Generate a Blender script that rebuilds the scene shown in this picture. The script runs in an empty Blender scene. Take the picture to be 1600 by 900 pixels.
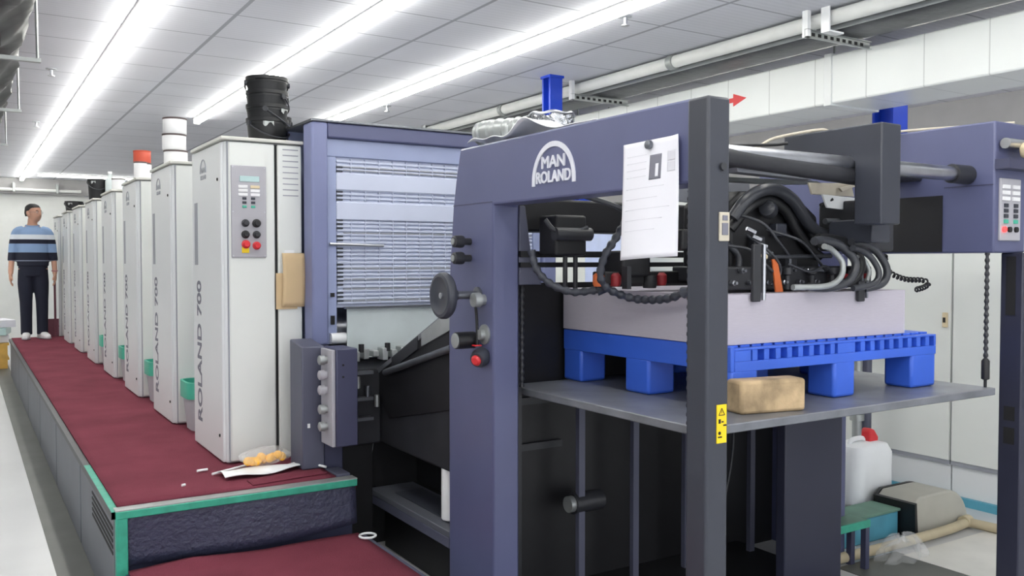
import bpy, bmesh, math, random
from mathutils import Vector, Matrix
random.seed(7)
S = bpy.context.scene
COL = S.collection
PI = math.pi

# ------------------------------------------------------------------ materials
def lin(c):
    return tuple(((x/255)/12.92 if x/255 <= .04045 else ((x/255+.055)/1.055)**2.4) for x in c) + (1,)

def mat(name, rgb, rough=.5, metal=0., var=.06, scale=8., bump=0., bscale=60., emit=0., alpha=1., trans=0., coat=0., spec=.5, stretch=None):
    m = bpy.data.materials.new(name); m.use_nodes = True
    nt = m.node_tree; b = nt.nodes['Principled BSDF']
    b.inputs['Roughness'].default_value = rough
    b.inputs['Metallic'].default_value = metal
    b.inputs['Specular IOR Level'].default_value = spec
    if coat: b.inputs['Coat Weight'].default_value = coat
    if trans: b.inputs['Transmission Weight'].default_value = trans
    if alpha < 1: b.inputs['Alpha'].default_value = alpha
    tc = nt.nodes.new('ShaderNodeTexCoord')
    mp = nt.nodes.new('ShaderNodeMapping')
    nt.links.new(tc.outputs['Object'], mp.inputs['Vector'])
    if stretch: mp.inputs['Scale'].default_value = stretch
    n = nt.nodes.new('ShaderNodeTexNoise'); n.inputs['Scale'].default_value = scale; n.inputs['Detail'].default_value = 4
    nt.links.new(mp.outputs['Vector'], n.inputs['Vector'])
    r = nt.nodes.new('ShaderNodeMapRange')
    r.inputs['From Min'].default_value = .3; r.inputs['From Max'].default_value = .7
    r.inputs['To Min'].default_value = 1-var; r.inputs['To Max'].default_value = 1+var
    nt.links.new(n.outputs['Fac'], r.inputs['Value'])
    mx = nt.nodes.new('ShaderNodeVectorMath'); mx.operation = 'SCALE'
    mx.inputs[0].default_value = lin(rgb)[:3]
    nt.links.new(r.outputs['Result'], mx.inputs['Scale'])
    nt.links.new(mx.outputs['Vector'], b.inputs['Base Color'])
    if emit:
        b.inputs['Emission Color'].default_value = lin(rgb); b.inputs['Emission Strength'].default_value = emit
    if bump:
        n2 = nt.nodes.new('ShaderNodeTexNoise'); n2.inputs['Scale'].default_value = bscale; n2.inputs['Detail'].default_value = 3
        nt.links.new(mp.outputs['Vector'], n2.inputs['Vector'])
        bp = nt.nodes.new('ShaderNodeBump'); bp.inputs['Strength'].default_value = bump; bp.inputs['Distance'].default_value = .01
        nt.links.new(n2.outputs['Fac'], bp.inputs['Height'])
        nt.links.new(bp.outputs['Normal'], b.inputs['Normal'])
    return m

def N(m): return m.node_tree.nodes, m.node_tree.links, m.node_tree.nodes['Principled BSDF']

def band_mat(name, bands, rough=.8, axis=2):
    """colour by object coordinate along one axis: bands = [(z_from, rgb), ...] rising"""
    m = mat(name, (255,255,255), rough); nd, lk, b = N(m)
    tc = nd.new('ShaderNodeTexCoord'); sp = nd.new('ShaderNodeSeparateXYZ')
    lk.new(tc.outputs['Object'], sp.inputs[0])
    prev = None; col = lin(bands[0][1])
    for z, rgb in bands[1:]:
        g = nd.new('ShaderNodeMath'); g.operation = 'GREATER_THAN'; g.inputs[1].default_value = z
        lk.new(sp.outputs[axis], g.inputs[0])
        mx = nd.new('ShaderNodeMix'); mx.data_type = 'RGBA'
        lk.new(g.outputs[0], mx.inputs['Factor'])
        if prev: lk.new(prev, mx.inputs[6])
        else: mx.inputs[6].default_value = col
        mx.inputs[7].default_value = lin(rgb)
        prev = mx.outputs[2]
    lk.new(prev, b.inputs['Base Color'])
    return m

def grid_mat(name, rgb, line_rgb, ox, px, oy, py, w, rough=.7, fine=None, wx=None):
    """panels with thin joints (object coordinates in metres)"""
    m = mat(name, rgb, rough, var=.03, scale=2); nd, lk, b = N(m)
    base = b.inputs['Base Color'].links[0].from_socket
    tc = nd.new('ShaderNodeTexCoord'); sp = nd.new('ShaderNodeSeparateXYZ'); lk.new(tc.outputs['Object'], sp.inputs[0])
    def line(sock, o, p, ww):
        a = nd.new('ShaderNodeMath'); a.operation = 'ADD'; a.inputs[1].default_value = -o + p*100 + p/2; lk.new(sock, a.inputs[0])
        f = nd.new('ShaderNodeMath'); f.operation = 'MODULO'; f.inputs[1].default_value = p; lk.new(a.outputs[0], f.inputs[0])
        s = nd.new('ShaderNodeMath'); s.operation = 'SUBTRACT'; s.inputs[1].default_value = p/2; lk.new(f.outputs[0], s.inputs[0])
        ab = nd.new('ShaderNodeMath'); ab.operation = 'ABSOLUTE'; lk.new(s.outputs[0], ab.inputs[0])
        l = nd.new('ShaderNodeMath'); l.operation = 'LESS_THAN'; l.inputs[1].default_value = ww/2; lk.new(ab.outputs[0], l.inputs[0])
        return l.outputs[0]
    fac = None
    for sock, o, p, ww in ((sp.outputs[0], ox, px, wx or w), (sp.outputs[1], oy, py, w)):
        if not p: continue
        l = line(sock, o, p, ww)
        if fac is None: fac = l
        else:
            k = nd.new('ShaderNodeMath'); k.operation = 'MAXIMUM'; lk.new(fac, k.inputs[0]); lk.new(l, k.inputs[1]); fac = k.outputs[0]
    mx = nd.new('ShaderNodeMix'); mx.data_type = 'RGBA'
    lk.new(fac, mx.inputs['Factor']); lk.new(base, mx.inputs[6]); mx.inputs[7].default_value = lin(line_rgb)
    out = mx.outputs[2]
    if fine:
        fl = line(sp.outputs[1], 0, fine[0], fine[0]*.5)
        mm = nd.new('ShaderNodeMath'); mm.operation = 'MULTIPLY'; mm.inputs[1].default_value = fine[1]; lk.new(fl, mm.inputs[0])
        m2 = nd.new('ShaderNodeMix'); m2.data_type = 'RGBA'; lk.new(mm.outputs[0], m2.inputs['Factor']); lk.new(out, m2.inputs[6]); m2.inputs[7].default_value = lin(line_rgb)
        out = m2.outputs[2]
    lk.new(out, b.inputs['Base Color'])
    return m

M = dict(
 ceiling = grid_mat('ceiling_panels', (222,223,231), (166,168,178), 1.455, 1.2, 5.546, .6, .014, fine=(.05,.10), wx=.026),
 wall = mat('wall_paint', (226,228,226), .8, var=.02),
 wall_grey = mat('grey_wall_paint', (172,171,172), .85, var=.03),
 floor = mat('polished_concrete', (200,201,203), .28, var=.08, scale=1.2, bump=.02, bscale=6),
 dark_floor = mat('dark_floor_band', (88,90,87), .45, var=.16, scale=3),
 cab = mat('cream_white_enamel', (221,224,221), .38, var=.015, scale=3),
 cab_side = mat('white_enamel', (217,220,222), .38, var=.015, scale=3),
 cab_lid = mat('lid_enamel', (206,206,200), .45, var=.04),
 gap = mat('dark_gap', (28,28,30), .8),
 slot = mat('grey_recess', (150,153,162), .5),
 panel = mat('grey_panel', (172,171,178), .5, var=.03),
 lav = mat('lavender_steel', (120,126,164), .42, var=.05, scale=4),
 lavd = mat('violet_navy_paint', (88,92,126), .42, var=.05, scale=3, coat=.05),
 louver = mat('pale_louver', (196,203,224), .35, var=.03, scale=5),
 frameg = mat('pale_blue_frame', (150,160,194), .4, var=.05, scale=4),
 navy = mat('navy_paint', (64,66,92), .45, var=.06, scale=4),
 grey = mat('slate_grey_paint', (84,86,104), .45, var=.05, scale=4),
 post = mat('charcoal_paint', (52,55,65), .42, var=.05, scale=5),
 navy_d = mat('dark_navy_paint', (46,48,66), .45, var=.06, scale=4),
 black = mat('black_steel', (22,22,26), .5, var=.15, scale=10),
 black2 = mat('dark_grey_steel', (44,45,50), .45, var=.15, scale=8),
 rubber = mat('black_rubber', (26,27,30), .42, var=.1),
 hose = mat('grey_black_hose', (52,54,60), .3, var=.1),
 steel = mat('brushed_steel', (190,192,198), .28, metal=1, var=.06, scale=20),
 steel_d = mat('worn_steel', (120,123,130), .4, metal=.8, var=.12, scale=14),
 plat = mat('worn_grey_plate', (124,127,134), .42, metal=.35, var=.2, scale=7),
 carpet = mat('maroon_carpet', (118,58,71), .95, var=.14, scale=3, bump=.6, bscale=220, spec=.1),
 teal = mat('teal_green_paint', (54,156,131), .5, var=.14, scale=24),
 tealp = mat('teal_plastic', (70,176,150), .4),
 tread = mat('dark_tread_plate', (56,58,80), .42, var=.1, scale=30, bump=.55, bscale=55),
 side = mat('grey_side_panel', (92,95,104), .5, var=.08, scale=3),
 blue = mat('blue_plastic', (58,102,214), .38, var=.05, scale=5),
 blued = mat('blue_column_paint', (28,66,190), .4, var=.12, scale=6),
 paperpile = mat('paper_edges', (182,177,188), .85, var=.05, scale=30, stretch=(1,1,40)),
 paper = mat('white_paper', (228,228,236), .8, var=.01),
 print_grey = mat('grey_print', (120,120,132), .8),
 text_grey = mat('faint_text', (208,208,217), .8),
 wood = mat('old_wood', (180,156,122), .8, var=.42, scale=11, bump=.3, bscale=40),
 card = mat('tan_cardboard', (205,180,142), .85, var=.04),
 white = mat('white_plastic', (236,238,240), .4, var=.02),
 tin = mat('white_tin', (234,234,236), .35, var=.03),
 rim = mat('brown_rim', (96,84,84), .5),
 orange = mat('orange_tin', (206,88,66), .45, var=.05),
 cyan = mat('cyan_plastic', (110,200,214), .4),
 red = mat('red_plastic', (214,44,52), .4),
 orangestrap = mat('orange_strap', (196,98,46), .6),
 yellow = mat('yellow_sticker', (244,208,22), .5),
 yel2 = mat('amber_plastic', (255,188,30), .4, var=.2, scale=30),
 clear = mat('clear_film', (240,242,244), .15, var=.02, alpha=.2),
 acrylic = mat('cloudy_acrylic', (214,224,226), .2, var=.08, scale=5, alpha=.8),
 duct = mat('white_duct_foil', (226,230,232), .3, var=.03, scale=3, bump=.12, bscale=5),
 pipe = mat('white_pipe', (226,228,226), .4, var=.04),
 foil = mat('crumpled_foil', (190,192,196), .22, metal=1, var=.1, scale=20, bump=1., bscale=26),
 foil_d = mat('dull_shade_foil', (78,80,84), .4, metal=.5, var=.25, scale=4, bump=.6, bscale=9),  # darkened to stand for ceiling shade; also on the small foil duct's bottom
 galv = mat('galvanised_steel', (168,172,172), .4, metal=.6, var=.1, scale=12),
 lamp = mat('lamp_tube', (255,254,246), .4, emit=16.),
 lamp2 = mat('lamp_tube_far', (255,254,246), .4, emit=7.),
 lampbody = mat('lamp_housing', (236,236,236), .5),
 sticker = mat('cream_sticker', (196,188,172), .6),
 cream = mat('cream_plastic', (214,198,164), .5),
 beige = mat('beige_pvc', (184,172,144), .6, var=.1),
 hood = mat('dusty_plastic_hood', (176,174,164), .5, var=.08, scale=5),
 troughblue = mat('blue_teal_paint', (82,152,174), .5, var=.1),
 greenmat = mat('green_worktop', (104,140,124), .6, var=.15),
 sheetfloor = mat('white_floor_sheet', (222,220,214), .35, var=.08, scale=4),
 skin = mat('skin', (196,150,128), .55, var=.03),
 hair = mat('black_hair', (24,22,24), .6, var=.2, scale=60),
 trouser = mat('navy_trousers', (24,28,46), .85, var=.1),
 shoe = mat('white_trainer', (228,228,230), .5),
 led = mat('red_led', (255,50,50), .4, emit=2.5),
 lcd = mat('pale_lcd', (178,206,206), .25),
 arch = mat('silver_lettering', (214,216,226), .4),
 red_dark = mat('dark_red_knob', (150,40,46), .45),
 pallet_wood = mat('yellow_wood', (206,164,84), .75, var=.15),
 palepanel = mat('pale_blue_panel', (186,198,232), .5),
 marker = mat('plum_trim', (120,70,84), .6),
)
M['shirt'] = band_mat('striped_shirt', [(0,(24,28,46)), (.985,(24,28,46)), (.99,(150,160,178)), (1.0,(26,30,48)), (1.10,(140,168,206)), (1.21,(28,32,52)), (1.265,(226,232,240)), (1.325,(140,168,206))])
for k in ('side',): pass

# ------------------------------------------------------------------ mesh builder
class MB:
    def __init__(s): s.v=[]; s.f=[]; s.mi=[]; s.cur=0
    def add(s, vs, fs):
        o=len(s.v); s.v+= [Vector(p) for p in vs]
        for f in fs: s.f.append([i+o for i in f]); s.mi.append(s.cur)
        return s
    def box(s,x0,x1,y0,y1,z0,z1,M4=None):
        vs=[Vector((x,y,z)) for z in (z0,z1) for y in (y0,y1) for x in (x0,x1)]
        if M4: vs=[M4@p for p in vs]
        return s.add(vs,[(0,2,3,1),(4,5,7,6),(0,1,5,4),(2,6,7,3),(0,4,6,2),(1,3,7,5)])
    def frame(s, d):
        d=Vector(d).normalized(); a=Vector((0,0,1)) if abs(d.z)<.9 else Vector((1,0,0))
        u=d.cross(a).normalized(); return u, d.cross(u).normalized()
    def rev(s, prof, o, d=(0,0,1), n=24, cap=True):
        """profile [(radius, along)] revolved about d from o"""
        o=Vector(o); d=Vector(d).normalized(); u,w=s.frame(d); vs=[]; fs=[]
        for r,t in prof:
            for i in range(n):
                a=2*PI*i/n; vs.append(o+d*t+(u*math.cos(a)+w*math.sin(a))*r)
        for k in range(len(prof)-1):
            for i in range(n):
                j=(i+1)%n; fs.append((k*n+i,k*n+j,(k+1)*n+j,(k+1)*n+i))
        if cap:
            fs.append(tuple(range(n))[::-1]); fs.append(tuple(range((len(prof)-1)*n,len(prof)*n)))
        return s.add(vs,fs)
    def cyl(s,p0,p1,r,r1=None,n=20):
        p0=Vector(p0); p1=Vector(p1); L=(p1-p0).length
        return s.rev([(r,0),(r1 if r1 is not None else r,L)],p0,p1-p0,n)
    def tube(s,pts,r,n=10,rf=None,closed=False):
        pts=[Vector(p) for p in pts]; vs=[]; fs=[]; K=len(pts)
        prevu=None
        for i,p in enumerate(pts):
            d=(pts[min(i+1,K-1)]-pts[max(i-1,0)])
            if d.length<1e-9: d=Vector((0,0,1))
            d.normalize()
            if prevu is None: u,_=s.frame(d)
            else:
                u=prevu-d*prevu.dot(d)
                if u.length<1e-6: u,_=s.frame(d)
                u.normalize()
            w=d.cross(u); prevu=u
            rr=rf(i) if rf else r
            for k in range(n):
                a=2*PI*k/n; vs.append(p+(u*math.cos(a)+w*math.sin(a))*rr)
        for i in range(K-1):
            for k in range(n):
                j=(k+1)%n; fs.append((i*n+k,i*n+j,(i+1)*n+j,(i+1)*n+k))
        fs.append(tuple(range(n))[::-1]); fs.append(tuple(range((K-1)*n,K*n)))
        return s.add(vs,fs)
    def prism(s,poly,axis,a,b):
        """poly in the two other axes (order yz, xz, xy) swept along axis from a to b"""
        def P(p,t):
            return {'x':(t,p[0],p[1]),'y':(p[0],t,p[1]),'z':(p[0],p[1],t)}[axis]
        n=len(poly); vs=[P(p,a) for p in poly]+[P(p,b) for p in poly]
        fs=[tuple(range(n)),tuple(range(n,2*n))[::-1]]+[(i,i+n,(i+1)%n+n,(i+1)%n) for i in range(n)]
        return s.add(vs,fs)
    def loft(s, rings, n=20, p=2.0):
        """rings: (centre, rx, ry, tiltmatrix or None) elliptical sections in XY"""
        vs=[];fs=[]
        for r in rings:
            c=Vector(r[0]); R=r[3] if len(r)>3 else None
            for i in range(n):
                a=2*PI*i/n; ca,sa=math.cos(a),math.sin(a)
                q=Vector((math.copysign(abs(ca)**(2/p),ca)*r[1],math.copysign(abs(sa)**(2/p),sa)*r[2],0))
                vs.append(c+(R@q if R else q))
        K=len(rings)
        for k in range(K-1):
            for i in range(n):
                j=(i+1)%n; fs.append((k*n+i,k*n+j,(k+1)*n+j,(k+1)*n+i))
        fs.append(tuple(range(n))[::-1]); fs.append(tuple(range((K-1)*n,K*n)))
        return s.add(vs,fs)
    def grid(s,fn,nu,nv,th=0):
        vs=[fn(i/nu,j/nv) for j in range(nv+1) for i in range(nu+1)]
        fs=[(j*(nu+1)+i,j*(nu+1)+i+1,(j+1)*(nu+1)+i+1,(j+1)*(nu+1)+i) for j in range(nv) for i in range(nu)]
        return s.add(vs,fs)
    def build(s,name,material,parent=None,bevel=0.,seg=2,smooth=True,origin=None,angle=38):
        if parent is not None: o=Vector(ORG[parent.name])
        elif origin is not None: o=Vector(origin)
        else:
            xs=[p.x for p in s.v]; ys=[p.y for p in s.v]; zs=[p.z for p in s.v]
            o=Vector(((min(xs)+max(xs))/2,(min(ys)+max(ys))/2,min(zs)))
        me=bpy.data.meshes.new(name); me.from_pydata([p-o for p in s.v],[],s.f); 
        mats=material if isinstance(material,(list,tuple)) else [material]
        for m in mats: me.materials.append(M[m] if isinstance(m,str) else m)
        if len(mats)>1: me.polygons.foreach_set('material_index', s.mi)
        bm=bmesh.new(); bm.from_mesh(me); bmesh.ops.recalc_face_normals(bm,faces=bm.faces); bm.to_mesh(me); bm.free()
        if smooth:
            me.polygons.foreach_set('use_smooth',[True]*len(me.polygons)); me.set_sharp_from_angle(angle=math.radians(angle))
        ob=bpy.data.objects.new(name,me); COL.objects.link(ob)
        if parent is not None: ob.parent=parent
        else: ob.location=o
        ORG[ob.name]=o.copy()
        if bevel:
            bv=ob.modifiers.new('bevel','BEVEL'); bv.width=bevel; bv.segments=seg; bv.limit_method='ANGLE'; bv.angle_limit=math.radians(40); bv.harden_normals=False
        return ob
ORG={}
def face_up(o):
    if o.data.polygons[0].normal.z<0: o.data.flip_normals()
def tag(o,label=None,cat=None,group=None,kind=None):
    if label: o['label']=label
    if cat: o['category']=cat
    if group: o['group']=group
    if kind: o['kind']=kind
    return o
def thing(name,loc,label,cat,group=None):
    o=bpy.data.objects.new(name,None); o.empty_display_size=.1; COL.objects.link(o); o.location=loc
    ORG[o.name]=Vector(loc); return tag(o,label,cat,group)
def struct(o): o['kind']='structure'; return o
def copy_tree(o,parent=None,off=None,skip=()):
    c=o.copy(); COL.objects.link(c); ORG[c.name]=Vector(ORG[o.name])
    if parent: c.parent=parent
    if off is not None and parent is None:
        c.location=Vector(o.location)+Vector(off); ORG[c.name]=ORG[c.name]+Vector(off)
    elif parent: ORG[c.name]=ORG[parent.name].copy()
    for ch in list(o.children):
        if ch.name.split('.')[0] in skip: continue
        copy_tree(ch,c)
    return c
def B(*a): return MB().box(*a)
def spline(pts,per=8):
    P=[Vector(p) for p in pts]; P=[P[0]*2-P[1]]+P+[P[-1]*2-P[-2]]; out=[]
    for i in range(1,len(P)-2):
        a,b,c,d=P[i-1:i+3]
        for k in range(per):
            t=k/per
            out.append(.5*((2*b)+(c-a)*t+(2*a-5*b+4*c-d)*t*t+(3*b-a-3*c+d)*t**3))
    out.append(P[-2]); return out
def resample(pts,step):
    out=[pts[0]]; acc=0
    for a,b in zip(pts,pts[1:]):
        L=(b-a).length; d=step-acc
        while d<=L and L>0:
            out.append(a.lerp(b,d/L)); d+=step
        acc=L-(d-step)
    return out
def beaded(pts,r,pitch,per=10,deep=.62):
    """segmented hose / chain: radius pulses along the path"""
    pp=resample(spline(pts,per),pitch/4); pat=[1.,.95,deep,deep]
    mb=MB(); mb.tube(pp,r,10,rf=lambda i:r*pat[i%4]); return mb
def text_mesh(txt,size,mtx,depth=.001,bold=.0,align='CENTER',name='lettering',sx=1.):
    cu=bpy.data.curves.new('t','FONT'); cu.body=txt; cu.size=size; cu.extrude=depth; cu.align_x=align; cu.offset=bold
    ob=bpy.data.objects.new('t',cu); COL.objects.link(ob)
    dg=bpy.context.evaluated_depsgraph_get(); me=bpy.data.meshes.new_from_object(ob.evaluated_get(dg))
    COL.objects.unlink(ob); bpy.data.objects.remove(ob)
    mb=MB(); sc=Matrix.Diagonal((sx,1,1,1))
    mb.add([mtx@sc@v.co for v in me.vertices],[tuple(p.vertices) for p in me.polygons])
    bpy.data.meshes.remove(me); return mb
def remeshed(mb,name,material,parent,voxel=.008,smooth=4):
    ob=mb.build(name,material,parent,smooth=False)
    r=ob.modifiers.new('r','REMESH'); r.mode='VOXEL'; r.voxel_size=voxel; r.use_smooth_shade=True
    sm=ob.modifiers.new('s','SMOOTH'); sm.iterations=smooth; sm.factor=.5
    dg=bpy.context.evaluated_depsgraph_get(); me=bpy.data.meshes.new_from_object(ob.evaluated_get(dg))
    ob.modifiers.clear(); old=ob.data; ob.data=me; me.name=name; bpy.data.meshes.remove(old)
    me.polygons.foreach_set('use_smooth',[True]*len(me.polygons))
    return ob

# ------------------------------------------------------------------ camera / world
cam=bpy.data.objects.new('camera',bpy.data.cameras.new('camera')); COL.objects.link(cam)
cam.data.sensor_width=36; cam.data.lens=1372/1600*36; cam.data.clip_start=.02
cam.location=(0,0,1.48); cam.rotation_euler=(math.radians(90-1.753),0,math.radians(-32)); S.camera=cam
w=bpy.data.worlds.new('world'); S.world=w; w.use_nodes=True
w.node_tree.nodes['Background'].inputs[0].default_value=(.93,.96,1,1); w.node_tree.nodes['Background'].inputs[1].default_value=1.2
S.view_settings.view_transform='Standard'; S.view_settings.look='None'; S.view_settings.exposure=.52; S.view_settings.gamma=1
S.view_settings.use_curve_mapping=False

ZC=3.0
# ------------------------------------------------------------------ setting
mb=MB(); mb.box(-7,8,-4,18.6,-.1,0)
struct(mb.build('floor','floor',smooth=False,origin=(0,0,0)))
struct(B(.35,.52,-4,18.6,0,.002).build('trim_1','dark_floor',smooth=False,origin=(0,0,0)))      # darker floor band along the platform
struct(B(-7,8,-4,18.6,ZC,ZC+.1).build('ceiling','ceiling',smooth=False,origin=(0,0,0)))
struct(B(-7,8,18.6,18.75,0,ZC).build('wall_back','wall',smooth=False))
struct(B(8,8.15,-4,18.6,0,ZC).build('wall_right','wall_grey',smooth=False))
struct(B(-7.15,-7,-4,18.6,0,ZC).build('wall_left','wall',smooth=False))
struct(B(-7,8,18.4,18.6,2.72,ZC).build('trim_2','wall_grey',bevel=.01))

# ------------------------------------------------------------------ ceiling lights
def strip(x0,x1,y0,y1,label,m='lamp',z=ZC,along='y'):
    t=thing('ceiling_strip_light',((x0+x1)/2,(y0+y1)/2,z-.055),label,'ceiling light','fluorescent strips on the ceiling')
    B(x0-.008,x1+.008,y0,y1,z-.02,z-.001).build('housing','lampbody',t)
    if along=='y': B(x0,x1,y0+.02,y1-.02,z-.06,z-.02).build('tube',m,t,bevel=.012)
    else: B(x0+.02,x1-.02,y0,y1,z-.055,z-.02).build('tube',m,t,bevel=.012)
    for a in ((y0,y1) if along=='y' else (x0,x1)):
        s=.02 if a in (y0,x0) else -.02
        (B(x0-.004,x1+.004,min(a,a+s),max(a,a+s),z-.063,z-.02) if along=='y' else B(min(a,a+s),max(a,a+s),y0-.004,y1+.004,z-.063,z-.02)).build('end_cap','lampbody',t)
    return t
strip(.90,.955,-3,18.3,'leftmost long glowing strip light running along the ceiling above the walkway')
strip(2.105,2.16,-3,9.75,'middle long glowing strip light on the ceiling, passing behind the black buckets')
strip(3.31,3.365,-3,9.1,'rightmost long glowing strip light on the ceiling, nearest the white pipe')
strip(-.30,-.245,-3,18.3,'added unseen ceiling strip light left of the walkway')  # extra strip out of view, put in for more room light
strip(-1.5,-1.445,-3,18.3,'added unseen ceiling strip light far left of the walkway')  # second extra strip out of view, added as fill from the left
strip(6.3,6.36,-3,18.3,'added strip light behind the white air duct, brightening the right wall')  # added lamp behind the duct to lift the dark right wall
strip(1.12,3.2,17.2,17.255,'short strip light lying crosswise on the ceiling at the far end', 'lamp2', along='x')
t=thing('white_wall_tube',(1.2,18.3,2.76),'thin white pipe running across the grey bulkhead of the far wall','pipe')
MB().cyl((-3,18.32,2.78),(1.9,18.32,2.78),.028).build('pipe','pipe',t)
for x in (-1.2,.8,1.5): B(x-.02,x+.02,18.28,18.4,2.74,2.9).build('bracket','galv',t)

# sprinklers
for x,y,l in ((3.51,4.29,'small sprinkler head on the ceiling between the right strip light and white pipe'),(.615,7.85,'small sprinkler head left of the left strip light, the nearer of two'),(.70,10.9,'small sprinkler head left of the left strip light, the farther of two'),(3.54,7.97,'small sprinkler head on the ceiling above the louvred tower')):
    tag(MB().rev([(.04,0),(.04,-.008),(.012,-.012),(.012,-.05),(.026,-.055),(.026,-.06)],(x,y,ZC-.001)).build('sprinkler_head','steel'),l,'sprinkler','ceiling sprinklers')

# ------------------------------------------------------------------ overhead services
t=thing('overhead_pipe',(4.45,5,2.8),'thick white pipe running along the ceiling above the machine','pipe')
MB().cyl((4.46,-2,2.945),(4.46,18.3,2.945),.045,n=24).build('pipe','pipe',t)
for y in (4.9,7.3,9.9,12.5): MB().cyl((4.46,y-.03,2.945),(4.46,y+.03,2.945),.055,n=24).build('collar','galv',t)
for y in (3.5,8.9):
    B(4.395,4.405,y-.03,y+.03,2.86,ZC).box(4.395,4.53,y-.03,y+.03,2.85,2.86).build('hanger','white',t)
tag(MB().cyl((4.545,-2,2.91),(4.545,18.3,2.91),.018).build('conduit_pipe','galv'),'thin grey conduit running beside the thick white ceiling pipe','pipe')
def arm(y,label):
    t=thing('strut_bracket',(4.9,y,2.84),label,'bracket','strut brackets across the ceiling')
    mb=B(4.36,4.98,y-.002,y+.002,2.84,2.89).box(4.36,4.98,y-.02,y-.002,2.84,2.844).box(4.36,4.98,y-.02,y-.002,2.886,2.89)
    mb.build('channel','galv',t)
    mb=MB()
    for k in range(9): B(4.42+k*.058,4.45+k*.058,y-.0035,y+.0035,2.855,2.875).build('slot','gap',t)
    B(4.36,4.39,y-.02,y+.02,2.84,ZC).build('drop_rod','white',t)
arm(3.62,'slotted metal bracket arm under the ceiling reaching to the blue column on the right')
arm(6.05,'metal bracket arm under the ceiling fixed to the small blue bracket post')
# foil duct behind the pipe, widened and darkened to imitate ceiling shade
t=thing('foil_shade_duct',(4.9,7,2.78),'dark foil duct widened to imitate ceiling shade between white pipe and white air duct','duct')
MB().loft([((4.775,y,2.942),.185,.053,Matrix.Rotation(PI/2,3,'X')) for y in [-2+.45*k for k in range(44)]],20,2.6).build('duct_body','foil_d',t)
# white air duct
t=thing('air_duct',(5.2,7,2.53),'large bright white rectangular air duct running above the machine on the right','duct')
DX=5.0; zt,zb=2.872,2.545
for y in (1.0,3.95,6.9,9.9):
    for x in (DX+.06,DX+.44): MB().cyl((x,y,zt-.01),(x,y,ZC),.008,n=8).build('hanger_rod','galv',t)
MB().box(DX,DX+.5,-2,17.9,zb,zt).build('duct_body',grid_mat('duct_foil_seams',(228,232,233),(196,200,202),0,0,.3,.405,.008,rough=.32),t,bevel=.012)
for y in (3.95,): B(DX-.012,DX+.512,y-.03,y+.03,zb-.012,zt+.012).build('flange','duct',t,bevel=.004)
for y in (1.0,6.9,9.9): B(DX-.012,DX+.512,y-.03,y+.03,zb-.012,zt+.012).build('flange','duct',t,bevel=.004)
ar=[(-.12,-.022),(.02,-.022),(.02,-.06),(.13,0),(.02,.06),(.02,.022),(-.12,.022)]
ya=4.84; za=2.705
o=MB().prism([(ya-p[0]*1.2,za+p[1]*.8) for p in ar],'x',DX-.003,DX-.0005).build('arrow_sticker','red',t); o['label']='red arrow sticker'
# blue columns
def column(x,y,s,z0,z1,label):
    t=thing('steel_column',(x,y,z0),label,'column')
    MB().box(x-s,x+s,y-s,y-s+.02,z0,z1).box(x-s,x+s,y+s-.02,y+s,z0,z1).box(x-.012,x+.012,y-s+.02,y+s-.02,z0,z1).build('beam_section','blued',t)
    if z0==0: B(x-s-.03,x+s+.03,y-s-.03,y+s+.03,0,.02).build('base_plate','blued',t)
    B(x-s-.01,x+s+.01,y-s-.01,y+s+.01,z1-.02,z1).build('cap_plate','blued',t)
column(5.72,3.98,.085,0,ZC,'thick blue steel column behind the white duct at the right')
column(4.14,6.0,.06,2.2,ZC,'bright blue post rising above the machine next to the white ceiling pipe')
column(5.62,7.6,.08,0,ZC,'dim blue column far behind, half hidden by the white air duct')
# black duct upper left
t=thing('black_wrapped_duct',(-.1,6,2.6),'black plastic-wrapped duct hanging at the top left of the ceiling','duct')
def blk(u,v):
    y=2.0+u*13; a=v*2*PI
    r=.20*(1+.10*math.sin(u*70+3*math.sin(a*2))+.06*math.sin(u*163+a*3))
    return (.105+r*math.cos(a)*.95, y, 2.74+r*math.sin(a)*.98)
MB().grid(blk,150,20).build('wrapped_body','rubber',t)
t=thing('hanger_bracket_row',(.2,8,2.6),'thin pale drop-rod brackets hanging beside the black wrapped duct','bracket')
for y in (5.2,7.0,9.1,11.2):
    MB().cyl((.345,y,2.53),(.34,y,ZC),.007,n=8).build('drop_rod','galv',t); B(-.3,.36,y-.015,y+.015,2.51,2.53).build('cross_bar','galv',t)

# ------------------------------------------------------------------ walkway platform
t=thing('walkway_platform',(.8,8,0),'long raised operator walkway with grey vented side panels and green edging','platform')
PZ=.475
MB().prism([(.54,3.84),(1.52,3.84),(1.52,4.01),(1.45,4.01),(1.45,13.05),(.54,13.05)],'z',0,PZ).build('deck','navy',t)
ys=[3.82,5.05,6.45,7.9,9.4,11.0,13.02]
for a,b in zip(ys,ys[1:]):
    sp=B(.50,.535,a+.012,b-.012,.0,PZ-.03).build('side_panel','side',t,bevel=.006)
    mb=MB()
    for k in range(4): mb.box(.4985,.5005,a+.06,a+.52,.355-k*.022,.365-k*.022)
    if a==ys[0]:
        mb=MB()
        for k in range(5): mb.box(.4975,.5015,a+.05,a+.72,.385-k*.026,.397-k*.026)
        mb.build('vent_slots','gap',sp)
    B(.505,.53,b-.014,b+.014,.0,PZ-.02).build('panel_gap','gap',t)
B(.485,.535,3.8,13.05,PZ-.03,PZ).build('side_edging',M['black2'],t)
B(.487,.537,3.8,4.75,PZ-.028,PZ+.001).build('green_side_edging','teal',t)
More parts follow.
